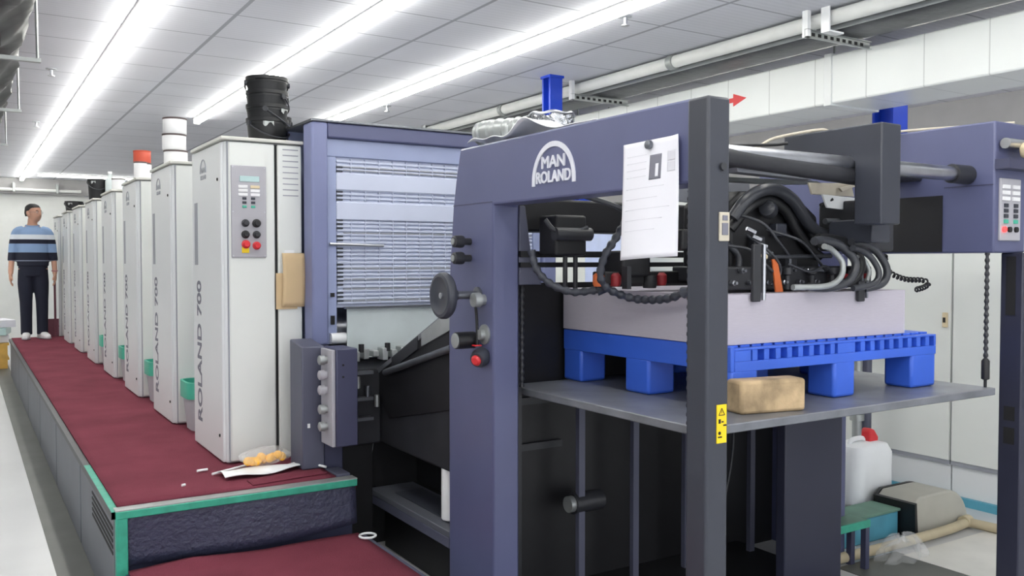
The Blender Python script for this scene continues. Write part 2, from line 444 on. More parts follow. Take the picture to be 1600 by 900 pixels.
# front riser
def riser(u,v):
    x=.52+1.0*u
    z0=.245 + (0.0 if u<.55 else .03*((u-.55)/.45)**2)
    return (x,3.80+.012*(1-v)+(-.03*(1-v) if u>.5 else -.03*(1-v)*u*2), z0+(PZ-z0)*v)
mb=MB().grid(riser,30,6); o=mb.build('front_riser','tread',t); sd=o.modifiers.new('s','SOLIDIFY'); sd.thickness=.006; sd.offset=0
B(.50,1.525,3.783,3.835,PZ-.03,PZ+.002).build('green_front_edging','teal',t,bevel=.004)
B(.50,1.525,3.786,3.85,PZ+.001,PZ+.006).build('pale_edge_strip','galv',t)
B(.50,.545,3.785,3.82,0,PZ-.02).build('green_corner_post','teal',t,bevel=.004)
# carpets
def carpet(u,v):
    x=.515+.93*u; y=3.853+9.19*v
    z=PZ+.012+.0014*math.sin(v*60+u*3)*math.sin(u*5)
    return (x,y,z)
o=MB().grid(carpet,14,120).build('walkway_carpet','carpet'); face_up(o); tag(o,'long maroon carpet runner covering the raised walkway','carpet')
sd=o.modifiers.new('s','SOLIDIFY'); sd.thickness=.01; sd.offset=-1
t=thing('lower_step',(1.0,2.6,0),'lower step platform at the bottom of the photo below the green edge','platform')
B(.53,1.52,1.75,3.77,0,.225).build('deck','navy',t,bevel=.004)
B(1.52,1.535,1.75,3.74,.19,.235).build('edge_strip','grey',t)
def carp2(u,v):
    x=.54+.975*u; y=1.76+2.0*v
    z=.236+.002*math.sin(u*9+v*7)+(.03*max(0,1-abs(v-.985)/.04)*max(0,1-abs(u-.25)/.3))
    return (x,y,z)
o=MB().grid(carp2,20,50).build('step_carpet','carpet'); face_up(o); tag(o,'short maroon carpet covering the lower step in front','carpet')
sd=o.modifiers.new('s','SOLIDIFY'); sd.thickness=.009; sd.offset=-1
# ring on the lower step
mb=MB(); mb.tube([(1.552-.03+.036*math.cos(a),3.66+.036*math.sin(a),.247) for a in [2*PI*k/28 for k in range(29)]],.0055,8)
tag(mb.build('rubber_ring','white'),'small white ring lying on the lower maroon carpet','ring')

# ------------------------------------------------------------------ printing unit cabinets
CZ=PZ+.0155
def cabinet():
    t=thing('press_unit_cabinet',(1.27,4.65,CZ),'nearest and largest white press cabinet with control panel and tan card on its front','cabinet','white press unit cabinets along the walkway')
    x0,x1,y0,y1=1.063,1.455,4.33,4.985
    B(x0+.012,x1,y0+.02,y1,CZ,2.065).build('body','cab_side',t,bevel=.012)
    B(x0-.006,x1+.008,y0-.008,y1+.008,2.065,2.082).build('lid','cab_lid',t,bevel=.004)
    # front door and vent panel
    B(x0+.03,1.318,y0,y0+.03,CZ+.01,2.058).build('front_door','cab',t,bevel=.008)
    v=B(1.332,x1,y0,y0+.03,CZ+.01,2.058).build('vent_panel','cab',t,bevel=.008)
    mb=MB()
    for k in range(9): mb.box(1.358,1.437,y0-.0015,y0+.002,1.805+k*.0285,1.810+k*.0285)
    mb.build('vent_slots','slot',v)
    B(1.316,1.334,y0+.012,y0+.022,CZ+.01,2.058).build('door_gap','gap',t)
    B(x0+.025,x0+.0305,y0+.008,y0+.022,CZ+.01,2.058).build('corner_gap','slot',t)
    # left side cover
    sc=B(x0,x0+.03,y0+.035,y1,CZ+.005,2.058).build('side_cover','cab_side',t,bevel=.006)
    B(x0-.0015,x0+.001,y1-.125,y1-.055,1.46,1.79).build('window_slot','slot',sc)
    for z in (.62,1.88): MB().rev([(.008,0),(.008,.004),(.006,.005)],(x0,y0+.09,z),(-1,0,0),14).build('lock_button','gap',sc)
    rot=Matrix(((0,0,-1,0),(-1,0,0,0),(0,1,0,0),(0,0,0,1)))    # local x -> -y (reads from the left side), z -> -x
    # vertical lettering
    m4=Matrix.Translation((x0-.0005,y1-.175,.60))@Matrix(((0,0,-1,0),(0,-1,0,0),(-1,0,0,0),(0,0,0,1))).to_4x4()
    m4=Matrix.Translation((x0-.0008,4.80,1.0))@Matrix(((0,0,-1,0),(0,1,0,0),(1,0,0,0),(0,0,0,1)))
    text_mesh('ROLAND 700',.128,m4,.0006,.003).build('lettering','print_grey',sc)
    mb=MB(); cy,cz,R=4.72,1.935,.062
    mb.tube([(x0-.001,cy+R*math.cos(a),cz+R*math.sin(a)*1.1) for a in [PI*k/16 for k in range(17)]],.0035,6)
    mb.build('arch_emblem','slot',sc)
    m5=lambda z:Matrix.Translation((x0-.0008,cy,z))@rot
    text_mesh('MAN',.038,m5(cz+.002),.0005,.001).build('emblem_lettering','slot',sc)
    text_mesh('ROLAND',.03,m5(cz-.032),.0005,.001).build('emblem_lettering','slot',sc)
    return t
c0=cabinet()
lab=['second white press cabinet along the walkway, carrying three stacked white cans','third white press cabinet along the walkway, carrying an orange can','fourth white press cabinet along the walkway, behind the one with the orange can','fifth white press cabinet along the walkway, carrying a tall black bucket and clear bottle','sixth white press cabinet along the walkway, just beyond the tall black bucket','seventh white press cabinet along the walkway, carrying a low black bucket','last and farthest white press cabinet, next to the standing man']
PITCH=1.228
for k,l in enumerate(lab):
    c=copy_tree(c0,None,(0,PITCH*(k+1),0)); c['label']=l
# control panel on the first cabinet
p=B(1.102,1.272,4.320,4.332,1.498,1.945).build('control_panel','panel',c0,bevel=.004)
def dots(items,yf=4.32):
    for nm,x,z,w,h,m in items:
        B(x-w/2,x+w/2,yf-.004,yf+.002,z-h/2,z+h/2).build(nm,m,p,bevel=.0015)
dots([('lcd_screen',1.19,1.88,.095,.028,'lcd')])
dots([('indicator',x,z,.045,.014,m) for x,mm in ((1.158,('tin','tin','tin')),(1.217,('cream','tin','tin'))) for z,m in zip((1.842,1.823,1.804),mm)])
dots([('push_button',x,z,.02,.012,'post' if z>1.75 else 'tealp') for x in (1.165,1.207) for z in (1.785,1.765,1.745)])
dots([('yellow_backplate',1.168,1.535,.035,.03,'yellow')])
for nm,x,z,r,m in (('knob',1.168,1.665,.017,'black2'),('knob',1.222,1.665,.019,'black'),('knob',1.168,1.61,.018,'black'),('knob',1.222,1.61,.017,'black2'),('emergency_button',1.17,1.562,.019,'red'),('emergency_button',1.222,1.556,.018,'red')):
    MB().rev([(r*1.1,0),(r*1.1,.006),(r*.8,.008),(r*.85,.024),(r*.6,.028)],(x,4.32,z),(0,-1,0),18).build(nm,m,p)
for x in (1.11,1.264):
    for z in (1.506,1.72,1.937): MB().cyl((x,4.322,z),(x,4.318,z),.0035,n=10).build('screw','steel',p)
# tan card stuck to the front
t=thing('tan_card',(1.39,4.32,1.236),'tan cardboard envelope taped to the front of the nearest white cabinet','card')
B(1.318,1.425,4.322,4.326,1.24,1.42).build('backing_card','card',t)
def fl(u,v):
    return (1.345+.115*u+.004*math.sin(v*3),4.316-.012*math.sin(v*PI*.9)*(1-u*.4),1.25+.27*v)
o=MB().grid(fl,6,10).build('front_flap','card',t); sd=o.modifiers.new('s','SOLIDIFY'); sd.thickness=.002
B(1.36,1.41,4.317,4.32,1.51,1.535).build('tape','white',t)

# waste bins in the gaps
for k,l in enumerate(('grey bin with green rim between the first and second white cabinets','grey bin with green rim between the second and third white cabinets','grey bin with green rim between the third and fourth white cabinets','grey bin with green rim between the fourth and fifth white cabinets')):
    y=5.38+k*PITCH; x=1.2; z=CZ
    t=thing('waste_bin',(x,y,z),l,'bin','green rimmed bins between the cabinets')
    def rect(a,b,z): return ((x,y,z),a,b)
    MB().loft([((x,y,z),.085,.10),((x,y,z+.2),.105,.12),((x,y,z+.2),.095,.11),((x,y,z+.02),.075,.09)],24,5).build('body','panel',t)
    MB().loft([((x,y,z+.19),.118,.135),((x,y,z+.285),.118,.135),((x,y,z+.285),.103,.12),((x,y,z+.19),.103,.12)],24,5).build('rim','tealp',t)

# ------------------------------------------------------------------ cans and buckets on the cabinets
TOP=2.0825
def can(x,y,z,r,h,label,m='tin',group='tins on the white cabinets',rimm='rim'):
    t=thing('ink_can',(x,y,z),label,'can',group)
    MB().rev([(r*.97,0),(r,.006),(r,h-.012),(r*.97,h-.008)],(x,y,z)).build('body',m,t)
    MB().rev([(r*1.01,h-.012),(r*1.03,h-.008),(r*1.03,h-.001),(r*.96,h),(r*.94,h-.006)],(x,y,z)).build('rim',rimm,t)
    return t
for k,(dx,l) in enumerate(((.004,'white can at the bottom of the stack of three on the second cabinet'),(-.004,'white can in the middle of the stack of three on the second cabinet'),(0,'white can on top of the stack of three on the second cabinet'))):
    can(1.16+dx,5.92,TOP+k*.103,.072,.1025,l)
can(1.16,7.1,TOP,.06,.135,'white can under the orange can on the third cabinet')
can(1.155,7.1,TOP+.1355,.062,.09,'orange can on top of a white can on the third cabinet','orange',rimm='orange')
can(1.03+.085,6.93,TOP,.045,.125,'small white can left of the orange can on the third cabinet')
can(1.15,8.25,TOP,.055,.11,'white tub on the fourth cabinet beside a cyan cloth')
def cy(u,v):
    return (1.20+.14*(u-.5),8.14+.16*(v-.5),TOP+.012+.085*math.exp(-((u-.5)**2+(v-.5)**2)*9)*(1+.3*math.sin(u*14)*math.sin(v*11)))
o=MB().grid(cy,16,16).build('cloth','cyan'); o.location.x+=.1; tag(o,'crumpled cyan cloth on top of the fourth white cabinet','cloth')
def bucket(x,y,z,r,h,label,group='black buckets stacked on the nearest cabinet',handle=True,ang=0,m='rubber'):
    t=thing('black_bucket',(x,y,z),label,'bucket',group)
    MB().rev([(r*.86,0),(r*.88,.004),(r*.98,h-.03),(r,h-.03),(r,h-.02),(r*1.04,h-.018),(r*1.04,h),(r*.97,h),(r*.95,h-.02),(r*.84,.008)],(x,y,z),n=32).build('body',m,t)
    if handle:
        hp=[]
        for k in range(17):
            a=PI*k/16
            hp.append((x+math.cos(ang)*math.cos(a)*r*1.07-math.sin(ang)*(.2+math.sin(a))*r*.9*.6-0, y+math.sin(ang)*math.cos(a)*r*1.07-abs(math.cos(ang))*math.sin(a)*r*.32-r*.25*0, z+h-.03-math.sin(a)*r*.95))
        hp=[(x+r*1.06*math.cos(ang+PI+PI*k/16),y+r*1.06*math.sin(ang+PI+PI*k/16),z+h-.03-.075*math.sin(PI*k/16)) for k in range(17)]
        MB().tube(hp,.004,8).build('handle','hose',t)
        for a in (ang,ang+PI): MB().cyl((x+r*.98*math.cos(a),y+r*.98*math.sin(a),z+h-.03),(x+r*1.1*math.cos(a),y+r*1.1*math.sin(a),z+h-.03),.014,n=12).build('handle_lug','hose',t)
        # remains of peeled white tape under the rim
        a=ang+PI*1.25
        def tp(u,v): return (x+(r*1.045+.004*math.sin(u*9))*math.cos(a+u*.5),y+(r*1.045+.004*math.sin(u*9))*math.sin(a+u*.5),z+h-.022-.028*v*(.6+.4*math.sin(u*7)))
        MB().grid(tp,8,3).build('tape_scrap','galv',t)
    return t
bl=['black bucket at the bottom of the tall stack on the nearest cabinet','second black bucket from the bottom of the tall stack on the nearest cabinet','third black bucket from the bottom of the tall stack on the nearest cabinet','topmost black bucket of the tall stack on the nearest cabinet']
for k in range(4): bucket(1.378,4.65,TOP+k*.072,.106,.145,bl[k],ang=.3+k*.9)
for k in range(2): bucket(1.475,4.84,TOP+k*.05,.088,.14,('lower','upper')[k]+' black bucket in the short stack behind the tall bucket stack','black buckets stacked on the nearest cabinet',ang=2.6+k*.5)
bucket(1.09+.04,9.5,TOP,.085,.2,'tall black bucket on the fifth cabinet beside a clear bottle',None)
t=thing('clear_bottle',(1.235,9.42,TOP),'clear plastic bottle beside the tall black bucket on the fifth cabinet','bottle')
MB().rev([(.04,0),(.045,.01),(.045,.18),(.02,.23),(.018,.26)],(1.235,9.42,TOP)).build('body','acrylic',t)
MB().rev([(.021,.25),(.021,.275)],(1.235,9.42,TOP)).build('cap','white',t)
bucket(1.16,11.95,TOP,.1,.125,'low black bucket on the seventh cabinet near the man',None)
can(1.20,10.72,TOP,.045,.05,'squat brown tin on the sixth cabinet','rim')

# rubbish by the first cabinet
t=thing('yellow_bag',(1.25,4.13,CZ+.012),'transparent bag of amber yellow pieces lying on white cloth by the nearest cabinet','bag')
def bag(u,v):
    a=u*2*PI; ph=v*PI
    r=1+.16*math.sin(a*5+v*6)+.1*math.sin(a*9+v*13)
    return (1.20+.115*math.sin(ph)*math.cos(a)*r,4.135+.055*math.sin(ph)*math.sin(a)*r,CZ+.066-.042*math.cos(ph)*(1+.1*math.sin(a*4)))
MB().grid(bag,30,14).build('film','clear',t)
for k in range(9):
    x=1.12+.16*(k/8); y=4.12+.03*random.random(); z=CZ+.045+.03*random.random()
    MB().rev([(.006,-.02),(.019,-.012),(.022,0),(.017,.014),(.005,.02)],(x,y,z),(random.random()-.5,random.random()-.5,random.random()-.5),10).build('amber_piece','yel2',t)
def clo(u,v):
    x=.985+.39*u; y=4.015+.05*u-.03*math.sin(u*PI)+(.15-.06*u)*v
    return (x,y,CZ+.012+.006*math.sin(u*9+v*4)+.006*math.sin(v*PI))
o=MB().grid(clo,24,10).build('white_cloth','white'); tag(o,'crumpled white cloth lying on the carpet under the yellow bag','cloth')
sd=o.modifiers.new('s','SOLIDIFY'); sd.thickness=.005
def flap(u,v):
    x=1.07+.36*u; y=3.87+.10*v+.04*u
    return (x,y,CZ+.003+.012*math.sin(u*PI)*math.sin(v*PI*.9))
o=MB().grid(flap,14,10).build('carpet_offcut','carpet'); tag(o,'rumpled maroon carpet offcut in front of the white cloth','carpet'); sd=o.modifiers.new('s','SOLIDIFY'); sd.thickness=.006
for pts,l in (([(.96,4.15,CZ+.006),(1.06,4.19,CZ+.009),(1.14,4.24,CZ+.007)],'long thin white strip sticking out left of the white cloth'),([(.915,4.255,CZ+.005),(.965,4.262,CZ+.005)],'short white paper scrap lying on the carpet left of the cloth'),([(.80,4.02,CZ+.004),(.815,4.025,CZ+.004)],'tiny white crumb on the carpet near the front edge'),([(1.36,4.06,CZ+.012),(1.41,4.04,CZ+.016),(1.45,3.99,CZ+.01)],'curled white strip lying right of the yellow bag')):
    mb=MB(); pp=spline(pts,6)
    o=mb.tube(pp,.006,8).build('paper_strip','white'); tag(o,l,'scrap')
tag(MB().box(1.452,1.518,3.856,4.008,PZ+.001,PZ+.016).build('deck_plate','grey',bevel=.002),'bare grey deck plate at the right end of the walkway edge','plate')

# ------------------------------------------------------------------ louvred tower
t=thing('louvred_tower',(2.2,4.5,0),'tall lavender press tower with a white louvred guard beside the nearest cabinet','machine')
x0,x1,ty=1.462,2.93,4.2
B(x0,x0+.085,ty,ty+.13,1.06,2.17).build('left_post','lav',t,bevel=.012)
B(x1-.09,x1,ty,ty+.13,.5,2.17).build('right_post','lav',t,bevel=.012)
B(x0+.085,x1-.09,ty+.005,ty+.12,2.095,2.17).build('top_beam','lavd',t,bevel=.008)
B(x0-.004,x1,ty-.004,ty+.52,2.17,2.182).build('top_plate','steel_d',t,bevel=.003)
B(x0+.02,x1,ty+.42,ty+.50,.49,2.17).build('back_wall','frameg',t)
# guard frame + slatted panel
gx0,gx1=1.547,2.84
mb=MB().box(gx0,gx1,ty+.03,ty+.055,2.005,2.095).box(gx0,1.60,ty+.03,ty+.055,1.06,2.005).box(gx1-.05,gx1,ty+.03,ty+.055,1.06,2.005)
mb.build('guard_frame','frameg',t,bevel=.004)
g=B(1.60,gx1-.05,ty+.05,ty+.06,1.245,2.005).build('louvre_panel','louver',t)
mb=MB()
z=1.262
rows=[]
k=0
while z<1.985:
    mb.box(1.605,gx1-.055,ty+.038,ty+.052,z,z+.0115,Matrix.Translation((0,0,0))); z+=.0205
mb.build('slats','louver',g,bevel=.002)
for z in (1.955,1.938,1.62,1.44,1.385,1.335,1.275):
    mb=MB(); xx=1.64
    mb.box(xx,gx1-.06,ty+.0365,ty+.05,z,z+.006); mb.build('dark_slot_row','slot',g)
for z in [1.262+.0205*k for k in range(34)]:
    if int(z*50)%7!=3: B(1.602,1.636,ty+.0345,ty+.05,z+.012,z+.019).build('side_slot','post',g)
for k in range(16): B(1.68+k*.077,1.683+k*.077,ty+.0345,ty+.05,1.26,2.0).build('upright_wire','louver',g)
B(1.60,gx1-.05,ty+.032,ty+.05,1.84,1.925).build('plain_strip','louver',g,bevel=.004)
B(1.60,gx1-.05,ty+.032,ty+.05,1.69,1.78).build('plain_strip','louver',g,bevel=.004)
MB().cyl((1.56,ty+.02,1.565),(1.85,ty+.02,1.56),.008,n=12).build('handle_bar','steel',t)
for z in (1.30,1.16): B(1.565,1.585,ty+.022,ty+.032,z,z+.045 if z<1.2 else z+.02).build('latch','black',t)
B(1.62,2.78,ty-.04,ty-.01,1.24,1.25).build('guard_ledge','steel_d',t)
B(1.635,2.75,ty-.02,ty-.012,.99,1.24).build('clear_shield','acrylic',t)
B(1.71,1.86,ty+.02,ty+.03,1.05,1.22).box(1.9,2.12,ty+.02,ty+.03,1.07,1.2).build('inner_plate','louver',t)
MB().cyl((1.56,ty+.02,1.09),(1.64,ty+.02,1.09),.028,n=16).build('roller_end','white',t)
MB().cyl((1.6,ty+.27,1.1),(2.9,ty+.27,1.1),.13,n=32).build('cylinder','steel',t)
MB().cyl((1.6,ty+.25,.82),(2.9,ty+.25,.82),.13,n=32).build('cylinder','steel_d',t)
B(x0,x0+.085,ty,ty+.65,0,1.06).build('lower_side','grey',t,bevel=.006)
B(x0+.085,x1-.09,ty+.06,ty+.6,0,.62).build('base_housing','black',t)
# small fittings on the inlet
mb=MB(); 
for k in range(7):
    x=1.62+k*.05; mb.box(x,x+.03,4.05,4.12,.985+.01*(k%3),1.035+.012*(k%2))
mb.build('gripper_block','galv',t,bevel=.004)
for k in range(5):
    MB().cyl((1.66+k*.14,4.06,1.03),(1.66+k*.14,4.06,1.07),.014,n=12).build('adjuster_knob','black',t)

# base column + control box at the inlet
t=thing('inlet_control_column',(1.45,4.0,0),'grey base column and dark control box with side knobs at the tower foot','control box')
MB().prism([(4.02,CZ),(4.02,1.075),(4.2,1.10),(4.2,CZ)],'x',1.345,1.455).build('column','grey',t,bevel=.006)
B(1.455,1.55,4.03,4.19,.20,1.03).build('inner_column','navy',t,bevel=.006)
cb=B(1.447,1.553,3.84,4.02,.62,1.075).build('control_box','navy',t,bevel=.006)
B(1.430,1.447,3.85,4.0,.62,1.07).build('knob_strip','panel',cb,bevel=.004)
for k,z in enumerate((1.02,.95,.88,.79,.71)):
    MB().rev([(.018,0),(.018,.012),(.024,.014),(.022,.036),(.015,.04)],(1.43,3.92,z),(-1,0,0),16).build('knob','galv' if k in(0,3,4) else 'panel',cb)
for z in (1.0,.945): MB().cyl((1.48,3.842,z),(1.48,3.837,z),.005,n=10).build('screw','gap',cb)
B(1.37,1.382,4.016,4.021,.69,.71).build('white_mark','white',t)
# beam and rods inside the inlet
t=thing('feed_board',(2.5,3.8,.5),'sloping black feed board running up from tower foot to feeder','machine')
MB().prism([(4.18,.90),(4.18,.82),(4.0,.70),(3.32,.84),(3.32,1.268)],'x',1.78,1.80).build('side_plate','black',t,bevel=.003)
MB().prism([(4.185,.91),(3.32,1.29),(3.32,1.262),(4.185,.885)],'x',1.775,3.4).build('board','plat',t,bevel=.002)
MB().prism([(3.95,1.006),(3.66,1.134),(3.66,1.075),(3.95,.95)],'x',1.772,1.781).build('side_window','black2',t)
MB().prism([(3.62,1.15),(3.32,1.28),(3.32,1.19),(3.62,1.09)],'x',1.772,1.781).build('side_plate_pale','galv',t)
MB().cyl((1.76,4.0,.93),(1.76,3.3,1.11),.016,n=14).build('guide_rod','steel_d',t)
B(1.79,1.86,3.32,4.18,.555,.86).build('cross_beam','black2',t,bevel=.01)
B(1.555,1.79,4.12,4.19,.555,.93).build('end_beam','black2',t,bevel=.01)
B(2.02,2.06,3.32,4.18,.32,1.0).build('inner_wall','black',t)
for k in range(4): MB().cyl((1.60+.05*k,4.08,.90-.05*k),(1.60+.05*k,4.08,.96-.05*k),.012,n=10).build('fitting','galv' if k%2 else 'steel_d',t)
for z in (.93,.80,.70): B(1.56,1.72,4.05,4.10,z-.01,z+.006).build('cross_bar','steel_d',t)

# base ledge with mat and bottle
t=thing('machine_base_ledge',(1.95,3.75,0),'low grey machine base ledge between the walkway end and feeder','platform')
B(1.757,2.0,3.325,4.19,.285,.315).build('ledge_top','side',t,bevel=.004)
B(1.757,1.78,3.325,4.19,.24,.285).build('ledge_rail','grey',t,bevel=.003)
B(1.84,1.86,3.325,4.19,0,.24).build('plinth','black',t)
B(1.56,1.757,4.16,4.19,.0,.55).build('dark_toe','black',t)
tag(B(1.82,1.97,3.42,4.02,.3155,.322).build('rubber_mat','post',bevel=.002),'dark rubber mat lying on the low grey base ledge','mat')
t=thing('white_bottle',(1.835,3.45,.3155),'white plastic bottle with green cap standing on the ledge beside the feeder','bottle')
MB().rev([(.035,0),(.04,.006),(.04,.23),(.034,.262),(.016,.285),(.016,.30)],(1.836,3.46,.3225)).build('body','white',t)
MB().rev([(.018,.296),(.018,.33),(.012,.335)],(1.836,3.46,.3225)).build('cap','tealp',t)
# hanging cables below the inlet
for pts,m,l in (([(1.68,4.2,.56),(1.685,4.18,.45),(1.67,4.17,.36),(1.66,4.16,.33)],'red_dark','thin red hose hanging under the dark inlet beam'),([(1.62,4.2,.56),(1.60,4.19,.46),(1.64,4.19,.40),(1.70,4.19,.42),(1.77,4.2,.50),(1.78,4.2,.58)],'hose','looped grey cable hanging under the dark inlet beam'),([(1.72,4.22,.56),(1.71,4.21,.47),(1.73,4.2,.40)],'galv','short pale hose hanging under the dark inlet beam')):
    tag(MB().tube(spline(pts,8),.007,8).build('hanging_hose',m),l,'hose')

# ------------------------------------------------------------------ feeder
F=thing('sheet_feeder',(2.7,2.6,0),'large violet navy sheet feeder frame with handwheel standing in the foreground','machine')
XI,XO=1.75,1.87
out=[(1.83,1.70),(1.83,1.94),(3.205,1.943),(3.24,1.83),(3.268,1.71),(3.30,1.45),(3.31,1.2),(3.31,0),(2.94,0),(2.94,1.70)]
nf=MB().prism(out,'x',XI,XO).build('side_frame','lavd',F,bevel=.008)
B(XI-.0015,XI+.001,2.945,3.264,1.7095,1.7125).build('panel_joint','navy',nf)
# gusset inside the opening corner
MB().prism([(1.872,1.70),(1.872,1.385),(1.98,1.385),(1.93,1.5),(1.90,1.70)],'y',2.94,3.0).build('inner_jamb','grey',F,bevel=.004)
po=B(1.722,1.806,1.75,1.832,0,1.932).build('front_post','post',F,bevel=.008)
MB().cyl((1.775,1.7505,1.74),(1.775,1.742,1.74),.011,n=16).build('bolt_head','black2',po)
sp=B(1.763,1.800,1.744,1.751,1.535,1.615).build('switch_plate','sticker',po,bevel=.002)
B(1.770,1.792,1.741,1.745,1.552,1.585).box(1.772,1.790,1.741,1.745,1.592,1.606).build('switch','print_grey',sp,bevel=.001)
wl=B(1.760,1.797,1.7475,1.7505,.975,1.082).build('warning_label','yellow',po); wl['label']='yellow warning label'
mb=MB(); yy=1.7472
tri=[(1.778,1.072),(1.789,1.053),(1.767,1.053)]
for a,b in zip(tri,tri[1:]+tri[:1]): mb.cyl((a[0],yy,a[1]),(b[0],yy,b[1]),.0012,n=6)
mb.cyl((1.778,yy,1.066),(1.778,yy,1.058),.001,n=6)
mb.box(1.766,1.774,yy-.0006,yy+.0006,1.030,1.042).box(1.777,1.785,yy-.0006,yy+.0006,1.032,1.036).box(1.784,1.796,yy-.0006,yy+.0006,1.022,1.026).cyl((1.770,yy-.0006,1.003),(1.770,yy+.0006,1.003),.005,n=12).box(1.764,1.779,yy-.0006,yy+.0006,.990,.994)
mb.build('warning_symbols','gap',wl)
# emblem: arch and lettering
cy,R=2.527,.132
mb=MB(); n=24; vs=[];fs=[]
def archp(r,a,zz=None): return (cy+r*math.cos(a), 1.762+r*math.sin(a)*1.03)
outer=[(cy+R,1.748)]+[archp(R,PI*k/n) for k in range(n+1)]+[(cy-R,1.748)]
inner=[(cy+R-.018,1.748)]+[archp(R-.018,PI*k/n) for k in range(n+1)]+[(cy-R+.018,1.748)]
for a in range(len(outer)-1):
    mb.prism([outer[a],outer[a+1],inner[a+1],inner[a]],'x',XI-.004,XI+.001)
em=mb.build('arch_emblem','arch',nf)
rotL=Matrix(((0,0,-1,0),(-1,0,0,0),(0,1,0,0),(0,0,0,1)))
for wd_,sz,zz,sx in (('MAN',.058,1.808,1.15),('ROLAND',.056,1.757,.93)):
    mb=MB()
    for q,(dy,dz) in enumerate(((-.0018,0),(.0018,0),(0,.0015),(0,-.0015))):
        m_=text_mesh(wd_,sz,Matrix.Translation((XI-.0022-.0002*q,cy+dy,zz+dz))@rotL,.002,0,sx=sx); mb.add(m_.v,m_.f)
    mb.build('lettering','arch',em)
# knobs, handwheel
for z in (1.559,1.492):
    k=MB().rev([(.014,0),(.014,.035),(.024,.036),(.026,.045),(.024,.075),(.018,.08)],(XI,3.12,z),(-1,0,0),20).build('knob','black2',F)
    MB().cyl((XI-.079,3.12,z),(XI-.083,3.12,z),.013,n=16).build('knob_face','galv',k)
hw=MB().rev([(.022,.10),(.024,.15),(.06,.152),(.074,.142),(.086,.142),(.092,.152),(.092,.166),(.086,.175),(.074,.178),(.05,.166),(.015,.168)],(XI,3.055,1.345),(-1,0,0),40).build('handwheel','post',F)
MB().rev([(.032,0),(.032,.01),(.016,.012),(.016,.12)],(XI,3.055,1.345),(-1,0,0),20).build('wheel_shaft','steel_d',hw)
MB().rev([(.012,.165),(.012,.172),(.006,.174)],(XI,3.055,1.345),(-1,0,0),14).build('hub_screw','steel',hw)
k=MB().rev([(.034,.02),(.034,.10),(.03,.102)],(XI,3.06,1.165),(-1,0,0),28).build('side_knob','rubber',F)
MB().rev([(.03,.10),(.03,.106),(.024,.108)],(XI,3.06,1.165),(-1,0,0),28).build('knob_face','galv',k)
MB().rev([(.04,0),(.04,.008),(.02,.01),(.02,.03)],(XI,3.0,1.19),(-1,0,0),20).build('knob_flange','galv',F)
MB().rev([(.022,0),(.022,.02),(.03,.022),(.028,.05),(.015,.055)],(XI,3.01,1.327),(-1,0,0),18).build('cable_gland','galv',F)
MB().tube(spline([(XI-.04,3.01,1.315),(XI-.03,3.015,1.24),(XI-.03,3.012,1.15)],8),.006,8).build('cable','black',F)
k=MB().rev([(.026,0),(.036,.01),(.038,.04),(.03,.06)],(XI,3.005,1.108),(-1,-.5,-.3),18).build('hanging_switch','post',F)
MB().rev([(.02,.058),(.022,.066),(.014,.074)],(XI,3.005,1.108),(-1,-.5,-.3),14).build('red_button','red',k)
B(XI-.05,XI-.02,2.995,3.02,1.145,1.15).build('red_collar','red',k)
# far side frame
far=[(1.98,2.06),(3.3,2.06),(3.3,0),(2.76,0),(2.76,1.515),(2.03,1.515),(2.03,2.058)]
ff=MB().prism([(2.03,1.515),(2.03,2.06),(3.3,2.06),(3.3,1.515)],'x',3.62,3.86).build('far_side_frame','lavd',F,bevel=.008)
B(3.62,3.655,2.76,3.3,0,1.515).build('far_column','lavd',ff,bevel=.005)
B(3.614,3.622,2.255,2.755,1.52,1.765).build('dark_recess','black',ff)
MB().box(3.6185,3.622,2.035,2.25,1.795,1.80).build('panel_joint','navy',ff)
cp=B(3.65,3.805,2.02,2.032,1.565,1.825).build('control_panel','panel',F,bevel=.004)
for x in (3.688,3.762):
    for z,m in ((1.79,'tin'),(1.765,'tin'),(1.74,'tin'),(1.712,'post'),(1.69,'post'),(1.668,'post'),(1.645,'tealp')):
        B(x-.026 if m=='tin' else x-.014,x+.026 if m=='tin' else x+.014,2.014,2.021,z-.008,z+.008).build('push_button',m,cp,bevel=.001)
MB().cyl((3.675,2.021,1.612),(3.675,2.011,1.612),.012,n=14).build('red_lamp','led',cp)
for x in (3.715,3.765): MB().cyl((x,2.021,1.612),(x,2.011,1.612),.012,n=14).build('knob','black',cp)
mb=MB().cyl((3.64,2.0,1.965),(4.05,2.0,1.965),.022,n=18); mb.build('top_bar','steel',F)
MB().rev([(.03,0),(.036,.015),(.036,.05),(.03,.06)],(3.745,1.985,1.94),(.1,-1,0),20).build('bar_knob','cream',F)
B(3.62,3.86,1.97,2.03,1.86,1.90).build('bar_bracket','navy',F)
fp=B(3.775,3.885,1.99,2.085,0,1.515).build('far_post','navy_d',F,bevel=.006)
B(3.772,3.777,2.02,2.06,1.25,1.5).build('dark_slot','gap',fp)
B(3.772,3.777,2.015,2.06,.80,.86).build('dark_slot','gap',fp); B(3.772,3.777,2.015,2.06,.70,.77).build('dark_slot','gap',fp)
B(3.80,3.84,1.986,1.992,1.24,1.33).build('yellow_label','yellow',fp)
